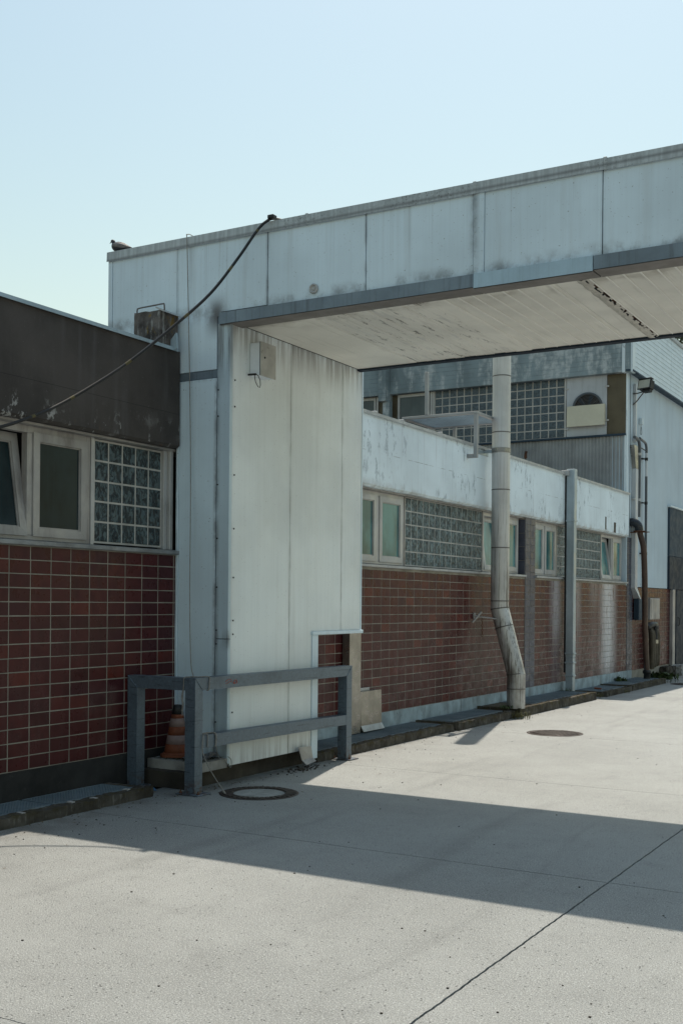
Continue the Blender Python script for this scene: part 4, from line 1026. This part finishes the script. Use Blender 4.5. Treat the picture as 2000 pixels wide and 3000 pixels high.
while y < yb_ - .01: g_.box(xl_ + .06, xr - .06, y - .002, y + .002, zp - .022, zp); y += .07
x = xl_ + .08
while x < xr - .07: g_.box(x - .004, x + .004, yf + .062, yb_ - .002, zp - .016, zp - .006); x += .05
part('mesh_deck', g_, 'duct', PF, kind='stuff')

DP = thing('square_downpipe', 'square grey zinc downpipe on the white parapet and red tiles', 'downpipe', (.2, 21.4, 0))
x0, x1, ya, yc = .100, .262, 21.26, 21.425
part('shaft', MB().cbox(x0, x1, ya, yc, 3.52, 4.53, .006), 'duct', DP)
part('shaft', MB().cbox(x0 + .004, x1 - .004, ya + .004, yc - .004, .80, 3.50, .006), 'duct', DP)
part('shaft', MB().cbox(x0 + .006, x1 - .006, ya + .006, yc - .006, .10, .80, .006), 'duct', DP)
for z in (3.49, .86, .68, .42): part('band', MB().cbox(x0 - .008, x1 + .008, ya - .008, yc + .008, z, z + .035, .004), 'duct', DP)
part('gap_shade_strip', MB().box(.062, .099, ya + .02, yc - .02, .5, 4.5), 'black', DP)  # black strip stands in for the shade between shaft and wall
part('outlet', MB().cbox(.02, .16, 21.16, 21.3, 4.40, 4.50, .006), 'coping_w', DP)

# ================================================================== CORNER OF THE HALL: lamp, pipes, boxes
FL = thing('floodlight', 'black floodlight with pale glass on the hall corner', 'floodlight', (.2, 26.1, 6.6))
Rz = Matrix.Rotation(rad(-18), 4, 'Z') @ Matrix.Rotation(rad(-14), 4, 'X')
def fl(nm, m, *a):
    b = MB().cbox(*a, .012); b.v = [tuple(Rz @ Vector(p) + Vector((.36, 26.0, 7.0))) for p in b.v]; part(nm, b, m, FL)
fl('housing', 'black', -.16, .16, -.03, .13, -.11, .11); fl('bezel', 'black', -.175, .175, -.055, -.03, -.125, .125); fl('glass', 'lamp_glass', -.15, .15, -.062, -.054, -.10, .10)
fl('visor', 'black', -.175, .175, -.07, .06, .126, .14); fl('driver_box', 'black', -.06, .14, .0, .12, -.17, -.112)
part('arm', MB().tube([(.0, 26.25, 6.60), (.10, 26.2, 6.66), (.30, 26.08, 6.84)], .015, 8).tube([(.0, 26.25, 6.86), (.12, 26.2, 6.85), (.30, 26.08, 6.86)], .015, 8), 'wire', FL)
CD = thing('trunking', 'white cable trunking running down the hall corner', 'trunking', (.04, 26.36, 2))
part('upper_run', MB().cbox(.002, .07, 26.27, 26.36, 5.72, 7.1, .006), 'trunk', CD)
part('lower_run', MB().cbox(.002, .10, 26.20, 26.42, 2.25, 5.08, .006), 'trunk', CD)
part('taper', MB().add([(.004, 26.05, 5.62), (.10, 26.05, 5.62), (.10, 26.36, 5.62), (.004, 26.36, 5.62), (.004, 26.20, 5.082), (.10, 26.20, 5.082), (.10, 26.42, 5.082), (.004, 26.42, 5.082)], [(0, 1, 2, 3), (4, 7, 6, 5), (0, 4, 5, 1), (1, 5, 6, 2), (2, 6, 7, 3), (3, 7, 4, 0)]), 'steel', CD)
part('lower_bend', MB().add([(.004, 26.20, 2.248), (.10, 26.20, 2.248), (.10, 26.42, 2.248), (.004, 26.42, 2.248), (.004, 26.45, 1.99), (.16, 26.45, 1.99), (.16, 26.52, 1.99), (.004, 26.52, 1.99)], [(0, 1, 2, 3), (4, 7, 6, 5), (0, 4, 5, 1), (1, 5, 6, 2), (2, 6, 7, 3), (3, 7, 4, 0)]), 'trunk', CD)
GP = thing('grey_conduit', 'dark grey conduit with curved top, short one at the hall corner', 'conduit', (.1, 26.5, 3.9))
part('conduit_run', MB().tube(spline([(.10, 26.05, 5.80), (.10, 26.25, 5.80), (.10, 26.43, 5.75), (.10, 26.50, 5.62), (.10, 26.50, 5.3), (.10, 26.50, 3.95)], 6), .036, 12), 'pipe_grey', GP)
for z in (5.45, 4.36): part('clamp', MB().tube([(.10, 26.50, z - .03), (.10, 26.50, z + .03)], .044, 12).cbox(.002, .09, 26.15, 26.47, z - .02, z + .02, .003), 'alu', GP)
GP2 = thing('tall_conduit', 'long grey conduit with two elbows on the pale hall wall', 'conduit', (.1, 27.1, 2.2))
part('conduit_run', MB().tube(spline([(.10, 26.5, 5.83), (.10, 26.85, 5.80), (.10, 27.02, 5.77), (.10, 27.10, 5.68), (.10, 27.11, 5.55)], 6), .032, 10), 'pipe_grey', GP2)
part('conduit_run', MB().tube([(.10, 27.11, 5.55), (.10, 27.11, 4.98)], .030, 10), 'trunk', GP2)
part('conduit_run', MB().tube([(.10, 27.11, 4.98), (.10, 27.12, 2.2)], .032, 10), 'pipe_grey', GP2)
part('cross_pipe', MB().tube([(.10, 26.5, 5.62), (.10, 27.08, 5.60)], .014, 8), 'black', GP2)
for z in (5.40, 4.33, 3.1): part('clamp', MB().tube([(.10, 27.11, z - .035), (.10, 27.11, z + .035)], .040, 10).cbox(.002, .09, 26.9, 27.08, z - .012, z + .012, .003), 'black', GP2)
BH = thing('brown_hose', 'thick brown hose under a black elbow, running down to the ground', 'hose', (.36, 26.2, .1))
part('elbow', MB().tube(spline([(-.0, 26.12, 3.80), (.06, 26.12, 3.80), (.14, 26.13, 3.77), (.19, 26.15, 3.70), (.205, 26.16, 3.60)], 5), .095, 20), 'pipe_black', BH)
part('flange', MB().lathe([(.13, 3.575), (.14, 3.58), (.14, 3.592), (.13, 3.598)], (.205, 26.16, 0), 24).cbox(.0, .44, 26.10, 26.2, 3.555, 3.572, .003), 'rust', BH)
part('hose_run', MB().tube(spline([(.215, 26.16, 3.56), (.25, 26.17, 3.42), (.30, 26.18, 3.2), (.318, 26.2, 2.8), (.335, 26.2, 2.2), (.348, 26.2, 1.3), (.385, 26.2, .5), (.395, 26.2, .32)], 5), .068, 18), 'pipe_brown', BH)
part('coupling', MB().lathe([(.075, .32), (.095, .30), (.095, .25), (.07, .23), (.075, .12)], (.397, 26.2, 0), 18).tube([(.36, 26.12, .44), (.37, 26.10, .36), (.43, 26.1, .29)], .012, 6), 'black', BH)
tag(part('wall_cabinet', MB().cbox(.01, .13, 26.42, 26.86, 1.49, 2.0, .008).cbox(.13, .137, 26.44, 26.84, 1.51, 1.98, .003), 'grey_mid'), 'grey wall cabinet left of the brown hose', 'cabinet')
tag(part('wall_cabinet', MB().cbox(.01, .13, 27.48, 28.38, 1.49, 2.02, .008).cbox(.13, .137, 27.56, 28.34, 1.51, 2.0, .003), 'alu_dirty'), 'wider grey wall cabinet right of the brown hose', 'cabinet')
SB = thing('sensor_box', 'small white sensor box with looped wire on the hall wall', 'sensor', (.05, 26.85, 6.2))
part('case', MB().cbox(.004, .09, 26.76, 26.88, 6.2, 6.36, .012), 'siding', SB)
part('wire', MB().tube(spline([(.05, 26.8, 6.2), (.06, 26.74, 6.12), (.06, 26.70, 6.0), (.06, 26.76, 5.95), (.06, 26.82, 6.02), (.05, 26.8, 6.15)]), .006, 5), 'black', SB)
HS = thing('hanging_hose', 'flat canvas fire hose draped over a wall hook near the porch', 'hose', (.15, 27.8, .3))
for i, (y0, z0, yb2) in enumerate(((27.48, .29, 27.56), (27.64, .29, 27.70), (27.82, .33, 27.92), (28.02, .36, 28.10))):
    part('hose_loop', MB().tube(spline([(.10, 27.60 + i * .12, 1.30), (.15, y0 + .03, 1.1), (.16, y0 + .03, .7), (.15, y0 + .04, .42), (.12, y0 + .06, z0)]), [.045 + .018 * (k > 4) for k in range(33)], 10, flat=1.4), 'hose', HS)
part('hose_bundle', MB().tube(spline([(.07, 27.40, 1.30), (.12, 27.58, 1.36), (.14, 27.85, 1.36), (.11, 28.10, 1.34), (.08, 28.2, 1.22)]), .07, 12, flat=1.1), 'black', HS)
part('hose_end', MB().tube([(.19, 27.74, 1.32), (.21, 27.73, 1.0)], [.05, .045], 10), 'black', HS)
part('coupling', MB().tube([(.21, 27.73, .99), (.212, 27.73, .90)], .055, 12), 'chrome', HS)

# ================================================================== MANHOLES
def manhole(loc, r_, label, filled):
    t = thing('manhole_cover', label, 'manhole', (loc[0], loc[1], 0))
    part('frame', MB().lathe([(r_, -.02), (r_, .004), (r_ - .035, .006), (r_ - .036, -.01)], (loc[0], loc[1], 0), 56, 'z', False), 'cast', t)
    if filled:
        part('rim', MB().lathe([(r_ - .040, -.01), (r_ - .041, .005), (r_ * .63 + .012, .005), (r_ * .63, -.004)], (loc[0], loc[1], 0), 56, 'z', False), 'cast', t)
        part('infill', MB().lathe([(r_ * .63, .002), (r_ * .3, .004), (.001, .005)], (loc[0], loc[1], 0), 48), 'infill', t)
        k = 36; rr_ = r_ * .80; m = MB()
        for i in range(k):
            a = 2 * math.pi * i / k; c = Vector((loc[0] + rr_ * math.cos(a), loc[1] + rr_ * math.sin(a), 0)); d = Vector((math.cos(a), math.sin(a), 0)); e = Vector((-d.y, d.x, 0))
            v = [c + d * p + e * q + Vector((0, 0, z)) for z in (.004, .012) for p, q in ((-.045, -.018), (.045, -.018), (.045, .018), (-.045, .018))]
            m.add(v, [(3, 2, 1, 0), (4, 5, 6, 7), (0, 1, 5, 4), (1, 2, 6, 5), (2, 3, 7, 6), (3, 0, 4, 7)])
        part('rim_studs', m, 'cast', t, kind='stuff')
    else:
        part('lid', MB().lathe([(r_ - .040, -.01), (r_ - .041, .005), (.001, .006)], (loc[0], loc[1], 0), 56), 'cast', t)
        m = MB(); n = 0; st = .055; x = -r_
        while x < r_:
            y = -r_
            while y < r_:
                if math.hypot(x, y) < r_ - .08: m.cbox(loc[0] + x, loc[0] + x + .034, loc[1] + y, loc[1] + y + .034, .004, .012, .003)
                y += st
            x += st
        part('lid_studs', m, 'cast', t, kind='stuff')
    return t
manhole((1.282, 8.907), .385, 'round manhole with concrete centre beside the barrier post', True)
manhole((1.985, 15.347), .40, 'round cast iron manhole in the sunlit yard near the exhaust pipe', False)
manhole((1.25, 26.6), .40, 'rusty manhole cover at the far right edge of the yard', False)

# ================================================================== WEEDS, STONES
def weed(loc, n, h, spread, label, m='leaf', broad=False):
    b = MB()
    for i in range(n):
        a = R.uniform(0, 6.28); l = h * R.uniform(.45, 1); o = Vector((R.gauss(0, spread), R.gauss(0, spread), 0)); out = Vector((math.cos(a), math.sin(a), 0)) * l * R.uniform(.2, .8)
        wv = Vector((-math.sin(a), math.cos(a), 0)) * (h * (.16 if broad else .035)); p0 = Vector(loc) + o; p1 = p0 + out * .45 + Vector((0, 0, l * .65)); p2 = p0 + out + Vector((0, 0, l * R.uniform(.6, 1)))
        b.add([p0 - wv * .4, p0 + wv * .4, p1 + wv, p2, p1 - wv], [(0, 1, 2, 4), (4, 2, 3)])
    return tag(part('weed', b, m), label, 'weed', 'weeds along the kerb')
weed((.56, 17.02, .15), 34, .07, .055, 'green weed sprouting at the foot of the exhaust pipe', broad=True)
weed((.80, 16.95, .0), 90, .16, .08, 'grass tuft at the end of the crumbling kerb', 'leaf2')
weed((.70, 21.55, .02), 70, .12, .045, 'low grass between kerbs below the square downpipe', 'leaf2')
weed((.16, 21.12, .1), 26, .14, .05, 'small weed left of the square downpipe foot')
weed((.04, 25.05, .05), 60, .22, .10, 'ivy like weed climbing the pale plinth at the far end', broad=True)
weed((.25, 28.15, .0), 160, .22, .13, 'bushy weed below the hanging hose', broad=True)
weed((.75, 23.2, .0), 60, .10, .05, 'thin grass along the far kerb', 'leaf2')
weed((.75, 26.9, .0), 50, .12, .15, 'small plant at the kerb end by the brown hose')
weed((.62, 13.9, .10), 40, .05, .12, 'tiny moss tufts on the near kerb', 'leaf2')
weed((.50, 10.2, .12), 40, .07, .25, 'moss tufts on the earth bank under the column', 'mossy')
RK = tag(part('rough_stone', MB().rough_box(.05, .35, 29.8, 30.15, 0, .26, .05, .05, 3), 'slab'), 'rough grey stone at the foot of the porch post', 'stone')
tag(part('earth_bank', MB().rough_box(.0, .20, 28.9, 29.75, 0, .25, .06, .05, 8), 'soil'), 'dark crumbled earth left of the rough stone', 'earth')
for i, (x, y) in enumerate(((.47, 7.2), (.50, 7.45), (.44, 7.95), (.49, 6.6))):
    tag(part('pale_stone', MB().rough_box(x - .03, x + .03, y - .02, y + .025, .088, .100, .02, .006, i), 'white_dot'), ['pale stone chip on the left kerb, second from the barrier', 'pale stone chip in the middle of the left kerb', 'pale stone chip on the left kerb nearest the barrier', 'pale stone chip on the left kerb at the picture edge'][i], 'stone', 'stone chips on the left kerb')
tag(part('brick_shard', MB().rough_box(.30, .44, 22.5, 22.58, .104, .135, .03, .012, 2), 'orange'), 'orange brick shard on the far grating', 'brick shard')
b = MB()
for i in range(240):
    x, y = .62 + abs(R.gauss(0, .35)), R.uniform(5, 19); s_ = R.uniform(.002, .007)
    b.box(x, x + s_ * 1.5, y, y + s_ * 1.5, .0005, s_)
for i in range(160):
    x, y = R.uniform(1, 7), R.uniform(4, 16); s_ = R.uniform(.002, .006); b.box(x, x + s_ * 2, y, y + s_ * 1.5, .0005, s_)
lv = MB()
for i in range(420):
    y = R.choice((R.uniform(5.2, 8.6), R.uniform(8.6, 10.9), R.uniform(11, 26)))
    x = {True: .56, False: .70}[y < 8.6] + abs(R.gauss(0, .07)) + (0 if R.random() < .8 else R.uniform(0, 1.2)); a = R.uniform(0, 6.28); l = R.uniform(.006, .020); p = Vector((x, y, R.uniform(.002, .010)))
    d = Vector((math.cos(a), math.sin(a), R.uniform(-.1, .3))) * l; e = Vector((-math.sin(a), math.cos(a), R.uniform(-.2, .3))) * l * .45
    lv.add([p - d, p + e, p + d, p - e], [(0, 1, 2, 3)])
tag(part('fallen_leaves', lv, 'leaf_dry', kind='stuff'), 'tiny dry leaves blown along the kerb foot', 'leaves')
tag(part('grit', b, 'soil', kind='stuff'), 'scattered dark grit on the yard', 'grit')

# ================================================================== TREE beyond the hall
TR = thing('tree', 'dark leafy tree behind the hall roof at the right edge', 'tree', (-4.4, 50, 0))
b = MB().tube(spline([(-4.4, 50, 0), (-4.3, 50, 3), (-4.5, 50.2, 7), (-4.3, 50, 14)]), [.34 - .28 * i / 24 for i in range(25)], 10)
part('trunk', b, 'bark', TR)
lb = MB()
for i in range(9):
    a = i * 2.4; z = 7 + i * .8; e = Vector((-4.4 + 2.6 * math.cos(a), 50 + 2.6 * math.sin(a), z + 2.2)); lb.tube([(-4.4, 50.1, z), ((-4.4 + e.x) / 2, (50 + e.y) / 2, z + .9), e], [.10, .07, .02], 6)
part('limb_set', lb, 'bark', TR, kind='stuff')
cb = MB(); cl_ = [(Vector((-4.4, 50, 12.5)) + Vector((R.gauss(0, 1.9), R.gauss(0, 1.9), R.gauss(0, 2.3)))) for _ in range(60)]
for c in cl_:
    for _ in range(110):
        p = c + Vector((R.gauss(0, .5), R.gauss(0, .5), R.gauss(0, .4))); d = Vector((R.uniform(-1, 1), R.uniform(-1, 1), R.uniform(-1, 1))).normalized() * .11; e = d.cross(Vector((R.uniform(-1, 1), R.uniform(-1, 1), R.uniform(-1, 1)))).normalized() * .05
        cb.add([p - d, p + e, p + d, p - e], [(0, 1, 2, 3)])
part('crown', cb, 'tree_leaf', TR)
